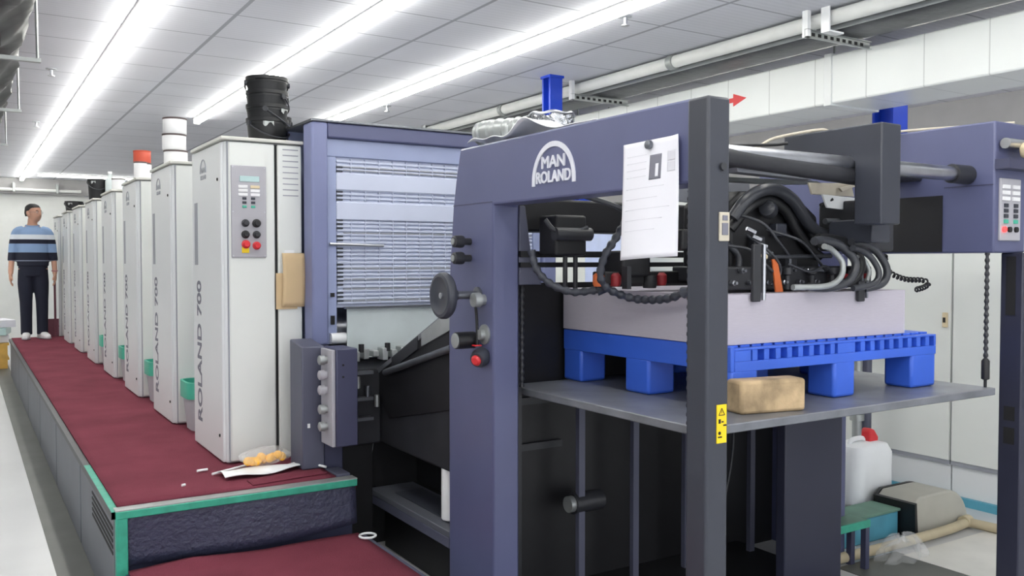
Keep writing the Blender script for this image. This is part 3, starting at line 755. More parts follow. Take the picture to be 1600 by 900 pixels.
# beams, shafts and interior
B(1.872,3.62,2.98,3.12,1.60,1.735).build('top_cross_beam','black',F,bevel=.01)
B(1.872,3.62,2.35,2.50,1.835,1.905).build('upper_cross_beam','black2',F,bevel=.01)
B(1.872,3.62,2.93,2.95,1.495,1.52).build('guide_bar','black',F); B(1.872,3.62,2.93,2.95,1.455,1.475).build('guide_bar','black',F)
B(1.872,3.62,3.19,3.23,0,1.385).build('back_panel','black',F)
MB().cyl((1.872,2.145,1.845),(3.612,2.145,1.845),.030,n=28).build('main_shaft','steel',F)
MB().cyl((3.5,2.145,1.845),(3.618,2.145,1.845),.04,n=24).build('shaft_bearing','black2',F)
MB().cyl((2.03,2.145,1.845),(2.90,2.145,1.80),.034,n=20).build('lower_tube','black2',F)
for x in (2.25,2.553,2.864,3.30): B(x-.016,x+.016,3.03,3.055,0,.925).build('guide_rail','grey',F)
for x,z0,z1 in ((1.9,1.36,.0),): B(1.873,1.935,3.02,3.12,0,1.385).build('chain_channel','black2',F)
B(2.975,3.352,2.55,2.60,0,.915).build('lower_panel','navy_d',F,bevel=.006)
m=MB().cyl((2.22,3.06,.43),(2.37,3.06,.43),.045,n=20).build('drive_motor','black2',F)
MB().cyl((2.195,3.06,.43),(2.22,3.06,.43),.035,n=20).build('motor_cap','galv',m)
for z in (.66,.86): B(1.95,2.24,3.165,3.19,z,z+.03).build('inner_rail','black2',F)
MB().tube(spline([(2.90,2.97,.25),(3.0,2.95,.32),(3.07,2.95,.55),(3.06,2.95,.72),(2.95,2.98,.75)],10),.006,8).build('interior_cable','hose',F)
B(1.875,3.36,1.95,3.19,0,.04).build('base_plate','black',F)
# chains
def chain(name,x,y,z0,z1,parent,r=.011):
    o=beaded([(x,y,z0),(x,y,(z0+z1)/2),(x,y,z1)],r,.028).build(name,'black2',parent); return o
chain('chain',1.915,2.99,.97,1.385,F); chain('chain',1.915,2.02,.97,1.70,F)
chain('chain',3.575,2.03,1.06,1.515,F,.010)
MB().rev([(.006,0),(.006,.03),(.016,.035),(.016,.11),(.008,.12)],(3.575,2.03,.9585),n=12).build('turnbuckle','black',F)
MB().rev([(.008,0),(.008,.02),(.014,.025),(.014,.15),(.008,.16)],(1.925,2.02,.9585),n=12).build('turnbuckle','black2',F)
# paper sheet with magnet
t=thing('job_sheet',(1.735,2.0,1.49),'printed white job sheet hanging from the feeder frame under a magnet','paper')
def sheet(u,v):
    yy=2.137-(.267-.012*v)*u; z=1.482+(.357+.004*u)*v+(.012*(1-v)*u)
    return (XI-.006-.028*(1-v)**1.5*(.4+.6*math.sin(u*2.6))-.012*math.sin(u*PI)*(1-v)-.02*max(0,u-.85)*v*3, yy, z)
o=MB().grid(sheet,24,24).build('sheet','paper',t); sd=o.modifiers.new('s','SOLIDIFY'); sd.thickness=.0006
def patch(u0,u1,v0,v1,nm,m,off=0):
    mb=MB().grid(lambda a,b:tuple(Vector(sheet(u0+(u1-u0)*a,v0+(v1-v0)*b))+Vector((-.0012-off,0,0))),12,12); o=mb.build(nm,m,t)
    s2=o.modifiers.new('s','SOLIDIFY'); s2.thickness=.0004
patch(.50,.70,.66,.87,'printed_block','print_grey'); patch(.61,.66,.68,.79,'printed_inset','paper',.0015)
patch(.80,.94,.80,.88,'printed_block','text_grey'); patch(.80,.94,.71,.79,'printed_block','text_grey')
for k in range(9): patch(.08,.44 if k<4 else .86-.1*(k%3),.88-k*.06 if k<4 else .60-(k-4)*.09,.884-k*.06 if k<4 else .604-(k-4)*.09,'text_line','text_grey')
tag(MB().rev([(.013,0),(.013,.012),(.010,.014)],(XI-.0105,2.008,1.826),(-1,0,0),18).build('round_magnet','steel_d'),'small round magnet pinning the job sheet to the frame','magnet')

# ------------------------------------------------------------------ lifting plate, pallet, pile, block
tag(MB().prism([(1.945,2.0),(3.60,2.0),(3.60,3.15),(1.945,3.15)],'z',.928,.958).build('lifting_plate','plat',bevel=.004),'thick grey steel lifting plate hung on chains under the blue pallet','platform')
t=thing('plastic_pallet',(2.85,2.7,.958),'bright blue plastic pallet with nine feet under the paper pile','pallet')
px0,px1,py0,py1,pz0,pz1=2.25,3.45,2.17,3.17,.9585,1.183
zb=1.092
ft=[(px0,2.387),(2.80,2.925),(3.285,px1)]; fy=[(py0,2.30),(2.60,2.745),(3.04,py1)]
for a in ft:
    for b in fy: B(a[0],a[1],b[0],b[1],pz0,zb+.01).build('foot','blue',t,bevel=.012)
dk=B(px0+.02,px1,py0+.035,py1,zb+.002,pz1-.018).build('deck_core','blue',t,bevel=.005)
# castellated front edge: bars between square pockets
nh=20; wd=(px1-px0)/nh
mb=MB().box(px0+.02,px1,py0,py0+.035,zb,1.128)
for k in range(nh+1):
    x=px0+k*wd
    if x<px0+.11 or 2.81<x<2.91: continue
    mb.box(x-.013,min(px1,x+.013),py0,py0+.035,1.128,pz1-.016)
mb.box(px0+.02,px0+.10,py0,py0+.035,1.128,pz1-.016).box(2.82,2.90,py0,py0+.035,1.128,pz1-.016).box(px0+.02,px1,py0,py0+.035,pz1-.016,pz1-.008)
mb.build('front_rail','blue',t,bevel=.002)
mb=MB()
for k in range(nh):
    x=px0+.02+k*(wd-.001); mb.box(x+.006,x+wd-.007,py0+.036,py1-.001,pz1-.0175,pz1)
mb.build('deck_slats','blue',t,bevel=.003)
B(px0,px0+.0195,py0,py1,zb,pz1-.002).build('side_rail','blue',t,bevel=.004)
o=B(2.245,3.285,2.205,3.165,1.1835,1.362).build('paper_stack','paperpile',bevel=.001); tag(o,'tall stack of white paper sheets on the blue pallet','paper stack')
mb=MB(); Rw=Matrix.Translation((2.365,2.115,.958))@Matrix.Rotation(math.radians(-11),4,'Z')
mb.box(-.135,.135,-.045,.045,.0,.115,Rw)
o=mb.build('wooden_block','wood',bevel=.012); tag(o,'rough weathered wooden block on the steel plate against the pallet foot','wood block')

# ------------------------------------------------------------------ suction head
t=thing('suction_head',(2.75,2.35,1.36),'black suction feeder head with looping hoses above the paper stack','machine')
MB().prism([(2.0,1.615),(2.0,1.985),(2.45,1.985),(2.45,1.87),(2.115,1.85),(2.115,1.615)],'x',2.83,2.945).build('hanger_block','post',t,bevel=.006)
B(2.985,3.2,2.2,2.4,1.52,1.72).build('arm_base','black2',t,bevel=.008)
B(2.92,3.03,2.1,2.3,1.55,1.64).build('arm_bracket','post',t,bevel=.006)
MB().prism([(2.44,1.42),(2.44,1.70),(2.50,1.745),(2.78,1.755),(2.93,1.66),(2.95,1.42)],'y',2.36,2.62).build('main_housing','black',t,bevel=.012)
B(2.30,3.20,2.30,2.42,1.372,1.46).build('nozzle_beam','black2',t,bevel=.008)
B(2.28,2.46,2.45,2.60,1.52,1.60).build('rear_beam','black',t,bevel=.008)
B(2.05,3.15,2.62,2.70,1.39,1.44).build('rear_nozzle_beam','black',t,bevel=.006)
# white cover plates
def plate(pts,y0,y1,m,nm): MB().prism(pts,'y',y0,y1).build(nm,m,t,bevel=.002)
plate([(2.84,1.79),(3.10,1.80),(3.12,1.745),(2.86,1.745)],2.33,2.34,'sticker','cover_plate')
plate([(2.86,1.742),(3.06,1.735),(3.12,1.68),(2.89,1.69)],2.28,2.29,'white','cover_plate')
plate([(3.02,1.76),(3.12,1.79),(3.12,1.80),(3.0,1.775)],2.31,2.32,'sticker','cover_plate')
plate([(2.44,1.72),(2.44,1.80),(2.84,1.81),(2.85,1.70)],2.64,2.66,'slot','back_cover')
plate([(2.49,1.838),(2.88,1.822),(2.92,1.808),(2.50,1.818)],2.38,2.44,'slot','link_plate')
plate([(2.50,1.812),(3.10,1.822),(3.13,1.812),(2.9,1.80),(2.5,1.795)],2.5,2.56,'galv','link_plate')
# hoses
H=lambda pts,r,m='rubber',nm='hose':MB().tube(spline(pts,9),r,12).build(nm,m,t)
H([(2.42,2.33,1.64),(2.46,2.31,1.70),(2.53,2.30,1.742),(2.62,2.30,1.75),(2.71,2.30,1.715),(2.79,2.31,1.65),(2.87,2.32,1.60),(2.97,2.33,1.585),(3.07,2.33,1.59),(3.11,2.35,1.585)],.024,'hose')
H([(2.44,2.36,1.60),(2.50,2.33,1.68),(2.60,2.33,1.715),(2.70,2.33,1.68),(2.78,2.34,1.60),(2.86,2.34,1.53),(2.93,2.35,1.50)],.020)
H([(2.62,2.34,1.73),(2.74,2.33,1.70),(2.84,2.33,1.61),(2.90,2.33,1.54)],.018)
def K(pts,y):          # the loops hang in planes nearer the front than the housing
    k=y/2.35; return [(x*k,y+.015*math.sin(i*1.3),1.48+(z-1.48)*k) for i,(x,z) in enumerate(pts)]
H(K([(2.90,1.56),(2.969,1.565),(3.07,1.545),(3.144,1.475),(3.10,1.40),(3.0,1.372),(2.88,1.376)],2.17),.016,'hose')
H(K([(2.96,1.54),(3.03,1.525),(3.085,1.475),(3.05,1.415),(2.96,1.38),(2.78,1.376)],2.13),.011,'galv')
H(K([(2.92,1.575),(3.02,1.575),(3.14,1.55),(3.185,1.475),(3.14,1.405),(3.05,1.375)],2.21),.015)
H(K([(3.13,1.56),(3.22,1.555),(3.31,1.52),(3.355,1.445),(3.32,1.385),(3.22,1.362)],2.19),.015,'hose')
H(K([(3.14,1.535),(3.22,1.525),(3.28,1.49),(3.30,1.43),(3.26,1.385),(3.15,1.366)],2.14),.012,'hose')
H(K([(3.16,1.50),(3.23,1.49),(3.26,1.44),(3.22,1.395)],2.20),.008,'galv')
H([(2.40,2.35,1.55),(2.46,2.34,1.50),(2.44,2.33,1.44),(2.36,2.33,1.42)],.012,'hose')
H([(2.36,2.4,1.45),(2.42,2.38,1.40),(2.55,2.36,1.385)],.012,'hose')
# handle rod
MB().cyl((2.90,2.3,1.638),(3.10,2.3,1.643),.012,n=14).build('handle_rod','steel_d',t)
MB().cyl((3.10,2.3,1.643),(3.23,2.3,1.646),.016,n=14).build('handle_sleeve','black2',t)
MB().rev([(.014,0),(.02,.01),(.022,.05),(.02,.085),(.012,.098)],(3.225,2.3,1.646),(1,0,.02),18).build('handle_grip','cream',t)
H([(3.14,2.28,1.62),(3.15,2.27,1.58),(3.18,2.27,1.55)],.005,'hose','wire')
MB().cyl((2.87,2.3,1.70),(2.92,2.28,1.725),.006,n=8).build('lever','black',t)
# feet, strap, small parts
B(2.375,2.415,2.185,2.20,1.335,1.54).build('sheet_foot','black2',t,bevel=.004)
MB().cyl((2.432,2.19,1.34),(2.432,2.19,1.54),.008,n=10).build('foot_rod','steel',t)
B(2.962,3.0,2.185,2.2,1.322,1.40).build('sheet_foot','black2',t,bevel=.004)
MB().cyl((3.015,2.19,1.335),(3.015,2.19,1.40),.006,n=8).build('foot_rod','steel_d',t)
MB().prism([(2.545,1.487),(2.57,1.487),(2.605,1.365),(2.565,1.365)],'y',2.25,2.256).build('orange_strap','orangestrap',t)
MB().cyl((2.50,2.27,1.495),(2.90,2.27,1.50),.008,n=10).build('air_line','hose',t)
MB().cyl((2.49,2.27,1.495),(2.53,2.27,1.496),.011,n=12).build('air_fitting','cream',t)
MB().rev([(.03,0),(.035,.02),(.03,.05),(.015,.055)],(2.62,2.33,1.67),(-.8,-.4,.2),18).build('valve_knob','hose',t)
for k in range(5):
    MB().cyl((2.44+.03*k,2.28,1.60-.028*k),(2.475+.03*k,2.27,1.585-.026*k),.008,n=8).build('screw_fitting','steel',t)
for x in (2.52,2.66,2.80,2.92,3.05): MB().rev([(.012,0),(.012,.05),(.02,.055),(.02,.08)],(x,2.28,1.375),n=14).build('suction_cup','black2',t)
for k in range(6): B(2.98+.025*k,2.99+.025*k,2.24,2.27,1.40+.01*(k%3),1.43+.012*(k%2)).build('small_fitting','steel_d' if k%2 else 'red_dark',t,bevel=.002)
B(2.66,2.672,2.27,2.29,1.44,1.49).build('clip','steel_d',t); B(2.80,2.86,2.27,2.30,1.44,1.455).build('clip','steel_d',t)
# coiled cable at right
pp=resample(spline([(3.36,2.36,1.50),(3.315,2.32,1.495),(3.30,2.31,1.46),(3.335,2.30,1.425),(3.42,2.29,1.402),(3.51,2.28,1.398),(3.545,2.27,1.385),(3.50,2.26,1.368),(3.42,2.25,1.358)],10),.0022)
hp=[]
for i in range(1,len(pp)-1):
    d=(pp[i+1]-pp[i-1]).normalized(); u=d.cross(Vector((0,1,0))).normalized(); v=d.cross(u); a=i*.62
    hp.append(pp[i]+(u*math.cos(a)+v*math.sin(a))*.009)
MB().tube(hp,.0042,6).build('coiled_cable','black',t)
for pts in ([(2.42,2.34,1.66),(2.5,2.26,1.62),(2.58,2.25,1.55),(2.66,2.27,1.50)],[(2.46,2.3,1.58),(2.55,2.25,1.50),(2.60,2.26,1.44),(2.56,2.27,1.39)],[(2.60,2.33,1.60),(2.70,2.26,1.56),(2.78,2.25,1.50),(2.86,2.27,1.45)],[(2.36,2.32,1.54),(2.44,2.26,1.52),(2.52,2.25,1.46),(2.60,2.27,1.42)],[(2.64,2.26,1.47),(2.74,2.24,1.44),(2.84,2.25,1.46),(2.90,2.26,1.43)]):
    H(pts,.0055,'hose','wire')
for k in range(12):
    x=2.38+.045*k; z=1.475+.03*((k*7)%5)/5
    MB().rev([(.010,0),(.010,.018),(.006,.02),(.006,.03)],(x,2.298,1.40+.045*((k*3)%2)),(0,-1,0),8).build('hex_bolt','steel_d' if k%3 else 'steel',t)
for x,z,m in ((2.56,1.55,'black2'),(2.68,1.60,'post'),(2.74,1.47,'black2')): B(x-.03,x+.03,2.325,2.36,z-.025,z+.025).build('junction_block',m,t,bevel=.004)
# mechanism seen through the left window
B(1.95,2.10,2.80,2.92,1.50,1.66).build('valve_block','black',t,bevel=.01)
MB().cyl((1.93,2.78,1.585),(2.10,2.78,1.585),.026,n=20).build('valve_cylinder','black2',t)
H([(1.90,2.8,1.64),(1.93,2.78,1.60),(2.0,2.77,1.59),(2.08,2.77,1.61)],.009,'hose')
H([(1.93,2.6,1.72),(2.05,2.58,1.69),(2.13,2.58,1.66)],.010,'hose')
for x,y in ((2.03,2.85),(2.08,2.85)): MB().cyl((x,y,1.37),(x,y,1.56),.010,n=10).build('push_rod','black2',t)
B(2.12,2.26,2.60,2.72,1.42,1.52).build('side_valve','black',t,bevel=.01)
MB().cyl((2.22,2.6,1.52),(2.22,2.6,1.56),.012,n=10).build('valve_stem','black',t)
B(2.10,2.12,2.55,2.58,1.375,1.46).build('push_rod','black2',t)
for x,m in ((2.02,'orangestrap'),(2.10,'red_dark'),(2.33,'red_dark'),(2.52,'red_dark')): MB().rev([(.018,0),(.022,.01),(.022,.04),(.012,.05)],(x,2.62,1.385),n=14).build('red_fitting',m,t)
MB().rev([(.025,0),(.03,.02),(.028,.05)],(2.27,2.62,1.375),n=16).build('suction_cup','black',t)
for x in (2.42,2.5): B(x,x+.06,2.55,2.66,1.40,1.46).build('side_valve','black2',t,bevel=.008)
# segmented air hoses
def loc(pts,l):
    tt=thing('segmented_air_hose',pts[-1],l,'hose','segmented blower hoses')
    pp=[Vector(p) for p in pts]
    beaded(pp[:-1]+[pp[-1]],.017,.036,deep=.72).build('hose_body','post',tt)
    d=(pp[-1]-pp[-2]).normalized(); MB().rev([(.012,-.01),(.012,.01),(.022,.012),(.004,.06)],pp[-1],d,12).build('nozzle','post',tt)
loc([(2.15,2.6,1.66),(2.125,2.6,1.62),(2.079,2.6,1.559),(2.033,2.6,1.499),(2.013,2.6,1.428),(2.045,2.6,1.379),(2.14,2.58,1.341),(2.165,2.49,1.336),(2.175,2.40,1.345),(2.185,2.353,1.362)],'longer segmented grey hose curving down in front of the paper stack')
loc([(1.87,2.85,1.52),(1.88,2.83,1.45),(1.92,2.80,1.395),(1.98,2.74,1.362),(2.05,2.68,1.368)],'shorter segmented grey hose at the left corner of the paper stack')
# cable over the beam
for pts,m,r,l in (([(1.81,1.82,1.925),(2.0,2.4,1.93),(2.35,2.45,1.92),(2.62,2.35,1.985-.06),(2.68,2.3,1.93)],'black',.006,'dark cable sagging from the front post to the hanger block'),
    ([(2.60,2.46,1.91),(2.66,2.43,1.93),(2.75,2.42,1.97),(2.86,2.30,1.995),(2.96,2.32,1.993),(3.30,2.5,2.02),(3.62,2.45,2.068),(3.75,2.2,2.07),(3.8,2.05,2.068)],'sticker',.006,'pale cable running over the hanger block to the far frame')):
    tag(MB().tube(spline(pts,10),r,8).build('cable',m),l,'cable')

# plastic sheet + foil duct on top of the feeder
def ps(u,v):
    y=3.17-.86*u; x=1.765+.22*v
    ridge=.06*math.exp(-((u-.50)**2)*70)+.02*math.exp(-((u-.12)**2)*40)
    return (x,y,1.9475+ridge*(1-.5*v)+.008*(1+math.sin(u*31+v*9))*(1-u)+.02*v*(1-u))
o=MB().grid(ps,60,10).build('plastic_sheet','white'); tag(o,'crumpled white plastic sheet lying along the top of the feeder frame','plastic sheet'); sd=o.modifiers.new('s','SOLIDIFY'); sd.thickness=.003; sd.offset=1
t=thing('foil_duct',(2.0,3.0,1.99),'crumpled shiny foil duct with a ring clamp lying above the feeder','duct')
cx,cy=2.06,2.99
def ringf(u,v):
    a=u*2*PI; r=.088*(1+.07*math.sin(a*9+v*5)); return (cx+r*math.cos(a),cy+r*math.sin(a),1.995+.08*v+.010*math.sin(a*7+v*9))
MB().grid(ringf,60,8).build('crumpled_ring','foil',t)
MB().tube([(cx+.092*math.cos(2*PI*k/40),cy+.092*math.sin(2*PI*k/40),2.078+.004*math.sin(k)) for k in range(41)],.006,8).build('ring_clamp','steel',t)
MB().rev([(.0,0),(.086,.001),(.086,.012)],(cx,cy,1.985)).build('foil_bottom','foil_d',t)
pp=spline([(2.0,3.06,2.03),(1.97,3.14,2.03),(1.94,3.25,2.035),(1.93,3.34,2.035)],14)
MB().tube(pp,.05,20,rf=lambda i:.050+.003*math.sin(i*.9)+.002*math.sin(i*2.3)).build('foil_tube','galv',t)
# ------------------------------------------------------------------ right-hand side
for k,(ya,yb,l) in enumerate(((1.9,3.105,'white wall cabinet nearest the right edge, right of the vertical seam'),(3.112,4.6,'white wall cabinet with a latch, left of the vertical seam'),(4.607,6.1,'white wall cabinet behind the feeder, third from the right edge'),(6.107,7.6,'white wall cabinet farthest from the camera behind the feeder'))):
    t=thing('white_wall_cabinet',(5.3,(ya+yb)/2,0),l,'cabinet','white cabinets along the right wall')
    B(5.12,5.5,ya,yb,.0,2.0).build('carcass','cab_side',t,bevel=.004)
    d=B(5.10,5.122,ya+.004,yb-.004,.26,1.99).build('door_panel','cab',t,bevel=.003)
    B(5.105,5.125,ya,yb,.235,.26).build('kick_rail','slot',t)
    if k==1:
        h=B(5.085,5.102,ya+.02,ya+.05,1.075,1.165).build('latch','cream',d,bevel=.003)
        B(5.08,5.088,ya+.028,ya+.042,1.105,1.135).build('latch_bolt','gap',h)
    B(5.09,5.12,ya,yb,.0,.05).build('blue_skirting','troughblue',t)
tag(B(4.7,4.72,5.7,6.3,0,1.75).build('pale_blue_board','palepanel',bevel=.01),'pale blue board seen through the feeder opening','board')
t=thing('grey_stand_pipes',(4.85,3.55,0),'pair of grey upright pipes beside the white jerrycan','pipe')
for x,r,m in ((4.90,.03,'galv'),(4.99,.035,'grey')):
    p=MB().cyl((x,3.62,0),(x,3.62,1.1),r,n=18).build('upright_pipe',m,t)
MB().cyl((4.90,3.62,.45),(4.90,3.62,.49),.045,n=18).cyl((4.90,3.62,.52),(4.90,3.62,.54),.045,n=18).build('coupling','galv',t)
# jerrycan
t=thing('jerrycan',(4.35,3.12,.13),'white plastic jerrycan with a red spout cap behind the feeder','jerrycan')
jx,jy,jz=4.375,3.20,.095
MB().loft([((jx,jy,jz),.165,.10),((jx,jy,jz+.02),.18,.115),((jx,jy,jz+.29),.18,.115),((jx,jy,jz+.335),.155,.095),((jx,jy,jz+.35),.09,.07)],32,3.6).build('body','white',t)
MB().tube(spline([(jx-.11,jy,jz+.33),(jx-.09,jy,jz+.362),(jx,jy,jz+.366),(jx+.02,jy,jz+.34)],8),.014,10).build('handle','white',t)
MB().prism([(jx+.02,jz+.34),(jx+.10,jz+.34),(jx+.105,jz+.37),(jx+.065,jz+.415),(jx+.035,jz+.425),(jx+.02,jz+.41)],'y',jy-.04,jy+.02).build('spout_cap','red',t,bevel=.01)
B(jx-.21,jx+.21,jy-.12,jy+.13,.0,.0945).build('jerrycan_plinth','hood')
o=COL.objects['jerrycan_plinth']; tag(o,'low dusty plinth under the white jerrycan','plinth')
# trough, bench, hood
t=thing('blue_trough',(3.95,2.85,0),'blue-teal metal trough with a dusty green top below the jerrycan','trough')
B(3.72,4.26,2.88,3.04,.0,.135).build('front_wall','troughblue',t,bevel=.01)
MB().prism([(3.71,2.87),(4.265,2.87),(4.265,3.05),(3.71,3.05)],'z',.135,.15).build('top','greenmat',t,bevel=.004)
t=thing('green_bench',(3.72,2.6,0),'small bench with teal green edge and dark leg beside the trough','bench')
B(3.40,3.668,2.64,2.74,.225,.24).build('bench_top','greenmat',t,bevel=.003)
B(3.40,3.67,2.628,2.64,.205,.242).build('bench_edge','teal',t,bevel=.002)
for x,y in ((3.652,2.645),(3.42,2.645),(3.652,2.725),(3.42,2.725)): B(x-.014,x+.014,y-.014,y+.014,0,.225).build('leg','navy',t)
t=thing('dusty_hood',(4.45,2.85,0),'dusty translucent grey plastic hood lying by the wall pipe','cover')
pr=[]
for k in range(13):
    a=PI*.5*k/12; pr.append((4.58+.20*math.sin(a),.01+.205*math.cos(a)))
poly=[(4.30,.0),(4.28,.18),(4.33,.215)]+pr
MB().prism(poly,'y',2.80,3.03).build('shell','hood',t,bevel=.01)
MB().prism([(p[0]*1.0,p[1]) for p in poly],'y',3.031,3.05).build('rear_seal','rubber',t)
MB().prism([(4.275,.0),(4.268,.185),(4.285,.19),(4.30,.0)],'y',2.79,3.03).build('end_seal','rubber',t)
t=thing('floor_pipe',(4.5,2.72,0),'beige plastic pipe lying on the floor in front of the hood','pipe')
MB().tube(spline([(3.46,2.755,.032),(3.9,2.735,.032),(4.45,2.735,.032),(4.70,2.76,.032)],8),.026,14).build('long_run','beige',t)
MB().cyl((4.70,2.78,.032),(4.75,2.4,.032),.026,n=14).build('short_run','beige',t)
MB().rev([(.034,-.03),(.034,.03)],(4.70,2.765,.035),(1,.1,0),16).build('elbow','beige',t)
t0=MB().box(3.98,5.08,1.95,2.66,0,.006).build('floor_sheet','sheetfloor'); tag(t0,'pale white sheet covering the floor by the right wall','floor sheet')
t1=B(3.55,4.0,2.25,2.72,0,.004).build('dirty_board','dark_floor'); tag(t1,'dirty grey-brown floor patch board beside the bench leg','board')
def pb(u,v):
    a=u*2*PI; ph=v*PI*.5
    r=1+.18*math.sin(a*6+v*5)+.1*math.sin(a*11+v*9)
    return (3.93+.15*math.cos(a)*math.sin(ph+.1)*r,2.64+.075*math.sin(a)*math.sin(ph+.1)*r,.008+.10*math.cos(ph)*(1+.25*math.sin(a*3+v*8)))
tag(MB().grid(pb,48,14).build('plastic_bag','clear'),'crumpled clear plastic bag on the floor in front of the trough','bag')

# ------------------------------------------------------------------ left background
t=thing('wooden_pallet',(.33,14.2,0),'yellow wooden pallet stack at the far left end behind the man','pallet')
for z in (.12,.32): 
    for k in range(4): B(-.35,.52,13.9+.2*k,14.03+.2*k,z,z+.03).build('slat','pallet_wood',t)
for x in (-.3,.1,.45):
    for z in (0,.15): B(x-.05,x+.05,13.9,14.63,z,z+.12 if z==0 else z+.17).build('bearer','pallet_wood',t)
for k,(a,m) in enumerate(((.1,'paper'),(-.15,'lcd'),(.2,'paper'))):
    R=Matrix.Translation((.2+.03*k,14.25,.352+k*.105))@Matrix.Rotation(a,4,'Z')
    tag(MB().box(-.3,.3,-.28,.28,0,.1,R).build('paper_bundle',m,bevel=.004),('bottom white paper bundle on the yellow pallet','middle pale green paper bundle on the yellow pallet','topmost white paper bundle on the yellow pallet')[k],'paper bundle','paper bundles on the yellow pallet')
t=thing('end_railing',(1.0,13.2,CZ),'dark plum post and kick board at the far end of the walkway','railing')
B(.83,1.06,13.0,13.03,CZ-.005,.72).build('kick_board','marker',t); MB().cyl((1.02,13.01,CZ-.005),(1.02,13.01,1.55),.014,n=12).build('post','marker',t)

# ------------------------------------------------------------------ person
PX,PY,PZ0=.755,12.72,CZ-.0005
P=thing('person',(PX,PY,PZ0),'man in blue and navy striped shirt standing on the walkway, looking right','person')
P.rotation_euler=(0,0,math.radians(-6))
def L(x,y,z): return (PX+x,PY+y,PZ0+z)
def limb(mb,pts,n=14):
    """pts: (x,y,z,r[,r2])"""
    c=spline([L(*p[:3]) for p in pts],4); rs=[p[3] for p in pts]; K=len(c)-1
    def rf(i):
        t=i/K*(len(rs)-1); k=min(int(t),len(rs)-2); return rs[k]+(rs[k+1]-rs[k])*(t-k)
    mb.tube(c,.05,n,rf=rf)
body=MB()
# torso, neck
body.loft([(L(0,0,.86),.15,.105),(L(0,0,.95),.16,.11),(L(0,0,1.08),.15,.105),(L(0,-.005,1.25),.172,.115),(L(0,0,1.36),.165,.10),(L(0,.005,1.42),.10,.075),(L(0,0,1.46),.056,.056),(L(.005,-.01,1.53),.053,.055)],24)
# head turned to the right (+x) by ~50 degrees
hr=Matrix.Rotation(math.radians(50),3,'Z')
def HL(x,y,z): 
    q=hr@Vector((x,y,0)); return L(.012+q.x,-.008+q.y,1.49+z)
def hring(y,z,rx,ry): return (HL(0,y,z),rx,ry,hr)
body.loft([hring(-.01,.0,.046,.05),hring(-.022,.025,.055,.066),hring(-.02,.06,.066,.084),hring(-.012,.10,.072,.092),hring(-.004,.14,.076,.096),hring(.002,.175,.073,.092),hring(.006,.205,.055,.07),hring(.008,.222,.022,.03)],24)
nose=[HL(0,-.095,.125),HL(0,-.106,.105),HL(0,-.112,.088),HL(0,-.100,.078)]
body.tube([Vector(p) for p in nose],.012,8,rf=lambda i:(.008,.011,.014,.011)[i])
for s in (-1,1):
    body.loft([(HL(s*.072,.012,.07),.008,.014,hr),(HL(s*.08,.016,.10),.009,.02,hr),(HL(s*.078,.02,.13),.007,.016,hr)],10)
# arms + hands with fingers
for s in (-1,1):
    limb(body,[(s*.150,0,1.36,.044),(s*.195,.004,1.28,.042),(s*.220,.015,1.12,.038),(s*.236,.0,1.0,.034),(s*.245,-.03,.86,.030),(s*.245,-.04,.83,.027)])
    hx,hy=s*.247,-.047
    body.loft([(L(hx,hy+.004,.84),.022,.030),(L(hx,hy,.80),.022,.040),(L(hx,hy-.002,.755),.019,.042),(L(hx,hy-.004,.735),.014,.038)],14)
    for k,(dy,ln) in enumerate(((-.033,.068),(-.011,.078),(.011,.072),(.032,.056))):
        limb(body,[(hx,hy+dy,.75,.0092),(hx-s*.002,hy+dy*1.02-.002,.75-ln*.45,.0088),(hx-s*.014,hy+dy-.006,.75-ln*.8,.0082),(hx-s*.028,hy+dy-.008,.75-ln,.0072)],8)
    limb(body,[(hx-s*.004,hy-.035,.80,.012),(hx-s*.018,hy-.056,.775,.0105),(hx-s*.022,hy-.062,.745,.009)],8)
# legs
for s,fx in ((-1,-.085),(1,.095)):
    limb(body,[(s*.085,0,.90,.085),(s*.088,-.005,.70,.075),(fx,.0,.47,.055),(fx,.02,.30,.052),(fx,.015,.10,.038),(fx,-.01,.05,.04)])
    limb(body,[(fx,.04,.045,.036),(fx+s*.008,-.03,.045,.03),(fx+s*.012,-.08,.04,.022)])
remeshed(body,'body','skin',P,.0065,3)
sh=MB()
sh.loft([(L(0,0,.925),.178,.128),(L(0,0,1.0),.182,.13),(L(0,0,1.10),.177,.126),(L(0,-.005,1.25),.180,.126),(L(0,0,1.35),.172,.112),(L(0,.004,1.405),.13,.095),(L(0,.004,1.435),.072,.072)],28)
for s in (-1,1):
    limb(sh,[(s*.10,0,1.37,.07),(s*.165,0,1.35,.066),(s*.20,.004,1.25,.060),(s*.222,.012,1.12,.052),(s*.238,.0,.99,.046)])
remeshed(sh,'striped_shirt','shirt',P,.009,4)
mb=MB(); mb.tube([L(.072*math.cos(a),.004+.07*math.sin(a),1.44+.012*math.sin(a)) for a in [2*PI*k/24 for k in range(25)]],.012,8); mb.build('collar',mat('collar_blue',(128,156,196),.8),P)
tr=MB()
tr.loft([(L(0,0,.80),.150,.118),(L(0,0,.88),.166,.124),(L(0,0,.96),.168,.122),(L(0,0,.985),.160,.117)],24)
for s,fx in ((-1,-.085),(1,.095)):
    limb(tr,[(s*.078,0,.88,.092),(s*.088,-.004,.70,.090),(fx,-.0,.48,.074),(fx,.012,.28,.068),(fx,.01,.10,.066),(fx,.006,.055,.068)])
remeshed(tr,'trousers','trouser',P,.009,4)
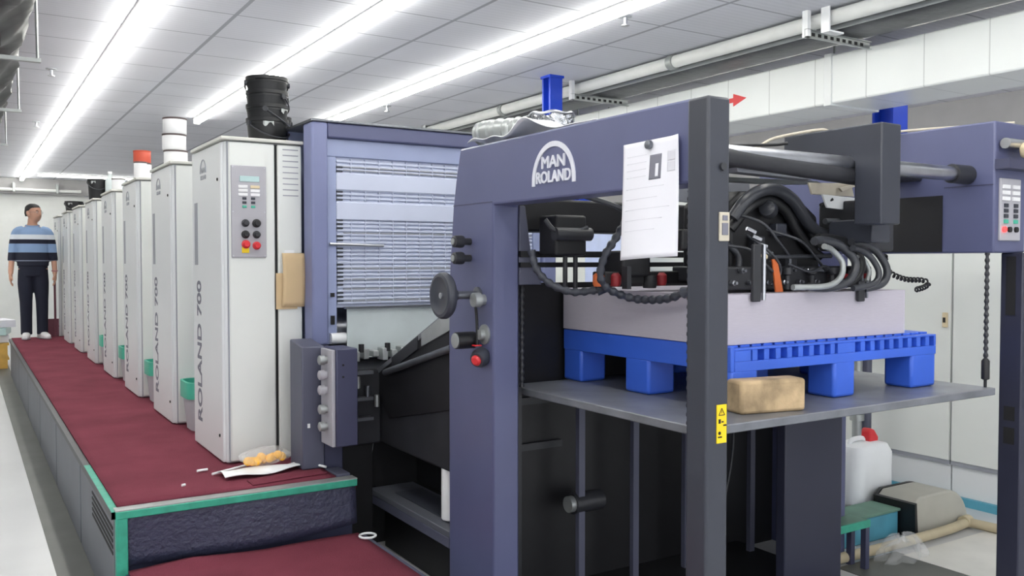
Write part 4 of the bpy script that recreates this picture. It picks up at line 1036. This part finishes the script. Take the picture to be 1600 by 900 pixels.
for s,fx in ((-1,-.085),(1,.095)):
    R=Matrix.Rotation(math.radians(s*14+12),3,'Z')
    def SR(y,z,rx,rz):
        q=R@Vector((0,y,0)); return (L(fx+q.x,q.y,z),rx,rz,R@Matrix.Rotation(PI/2,3,'X'))
    mb=MB().loft([SR(.085,.04,.022,.022),SR(.07,.045,.038,.04),SR(.0,.05,.043,.048),SR(-.08,.042,.047,.040),SR(-.14,.032,.042,.030),SR(-.175,.026,.022,.018)],18,2.6)
    sh_=mb.build('shoe','shoe',P)
    mb=MB().loft([SR(.09,.012,.03,.011),SR(.0,.012,.046,.011),SR(-.09,.012,.051,.011),SR(-.16,.012,.04,.011),SR(-.185,.012,.02,.009)],18,4); mb.build('sole','panel',sh_)
# hair cap, eyes, brows, mouth, glasses
hb=MB(); hb.loft([hring(.045,.07,.060,.056),hring(.032,.11,.076,.076),hring(.016,.15,.079,.090),hring(.008,.18,.077,.096),hring(.008,.208,.060,.076),hring(.010,.229,.026,.034)],24)
hb.build('hair','hair',P)
for s in (-1,1):
    MB().rev([(.001,-.010),(.009,-.004),(.009,.004),(.001,.010)],HL(s*.030,-.084,.118),hr@Vector((0,-1,0)),12).build('eye','white',P)
    MB().rev([(.004,0),(.004,.004)],HL(s*.030,-.093,.118),hr@Vector((0,-1,0)),10).build('pupil','hair',P)
    MB().tube([Vector(HL(s*.014,-.093,.138)),Vector(HL(s*.03,-.092,.142)),Vector(HL(s*.046,-.082,.138))],.004,6).build('eyebrow','hair',P)
MB().tube([Vector(HL(-.024,-.083,.048)),Vector(HL(0,-.091,.046)),Vector(HL(.024,-.083,.048))],.0045,8).build('mouth',mat('lips',(168,104,98),.5),P)
mb=MB()
for s in (-1,1):
    mb.tube([Vector(HL(s*.032+.021*math.cos(a),-.099,.115+.015*math.sin(a))) for a in [2*PI*k/16 for k in range(17)]],.0016,6)
    mb.tube([Vector(HL(s*.053,-.097,.118)),Vector(HL(s*.078,-.05,.12)),Vector(HL(s*.082,.012,.118))],.0016,6)
mb.tube([Vector(HL(-.011,-.1,.118)),Vector(HL(.011,-.1,.118))],.0016,6); mb.build('glasses','steel_d',P)
MB().tube([L(.245+.034*math.cos(a),-.028+.034*math.sin(a),.865) for a in [2*PI*k/16 for k in range(17)]],.007,8).build('wrist_band',mat('band',(180,120,130),.6),P)
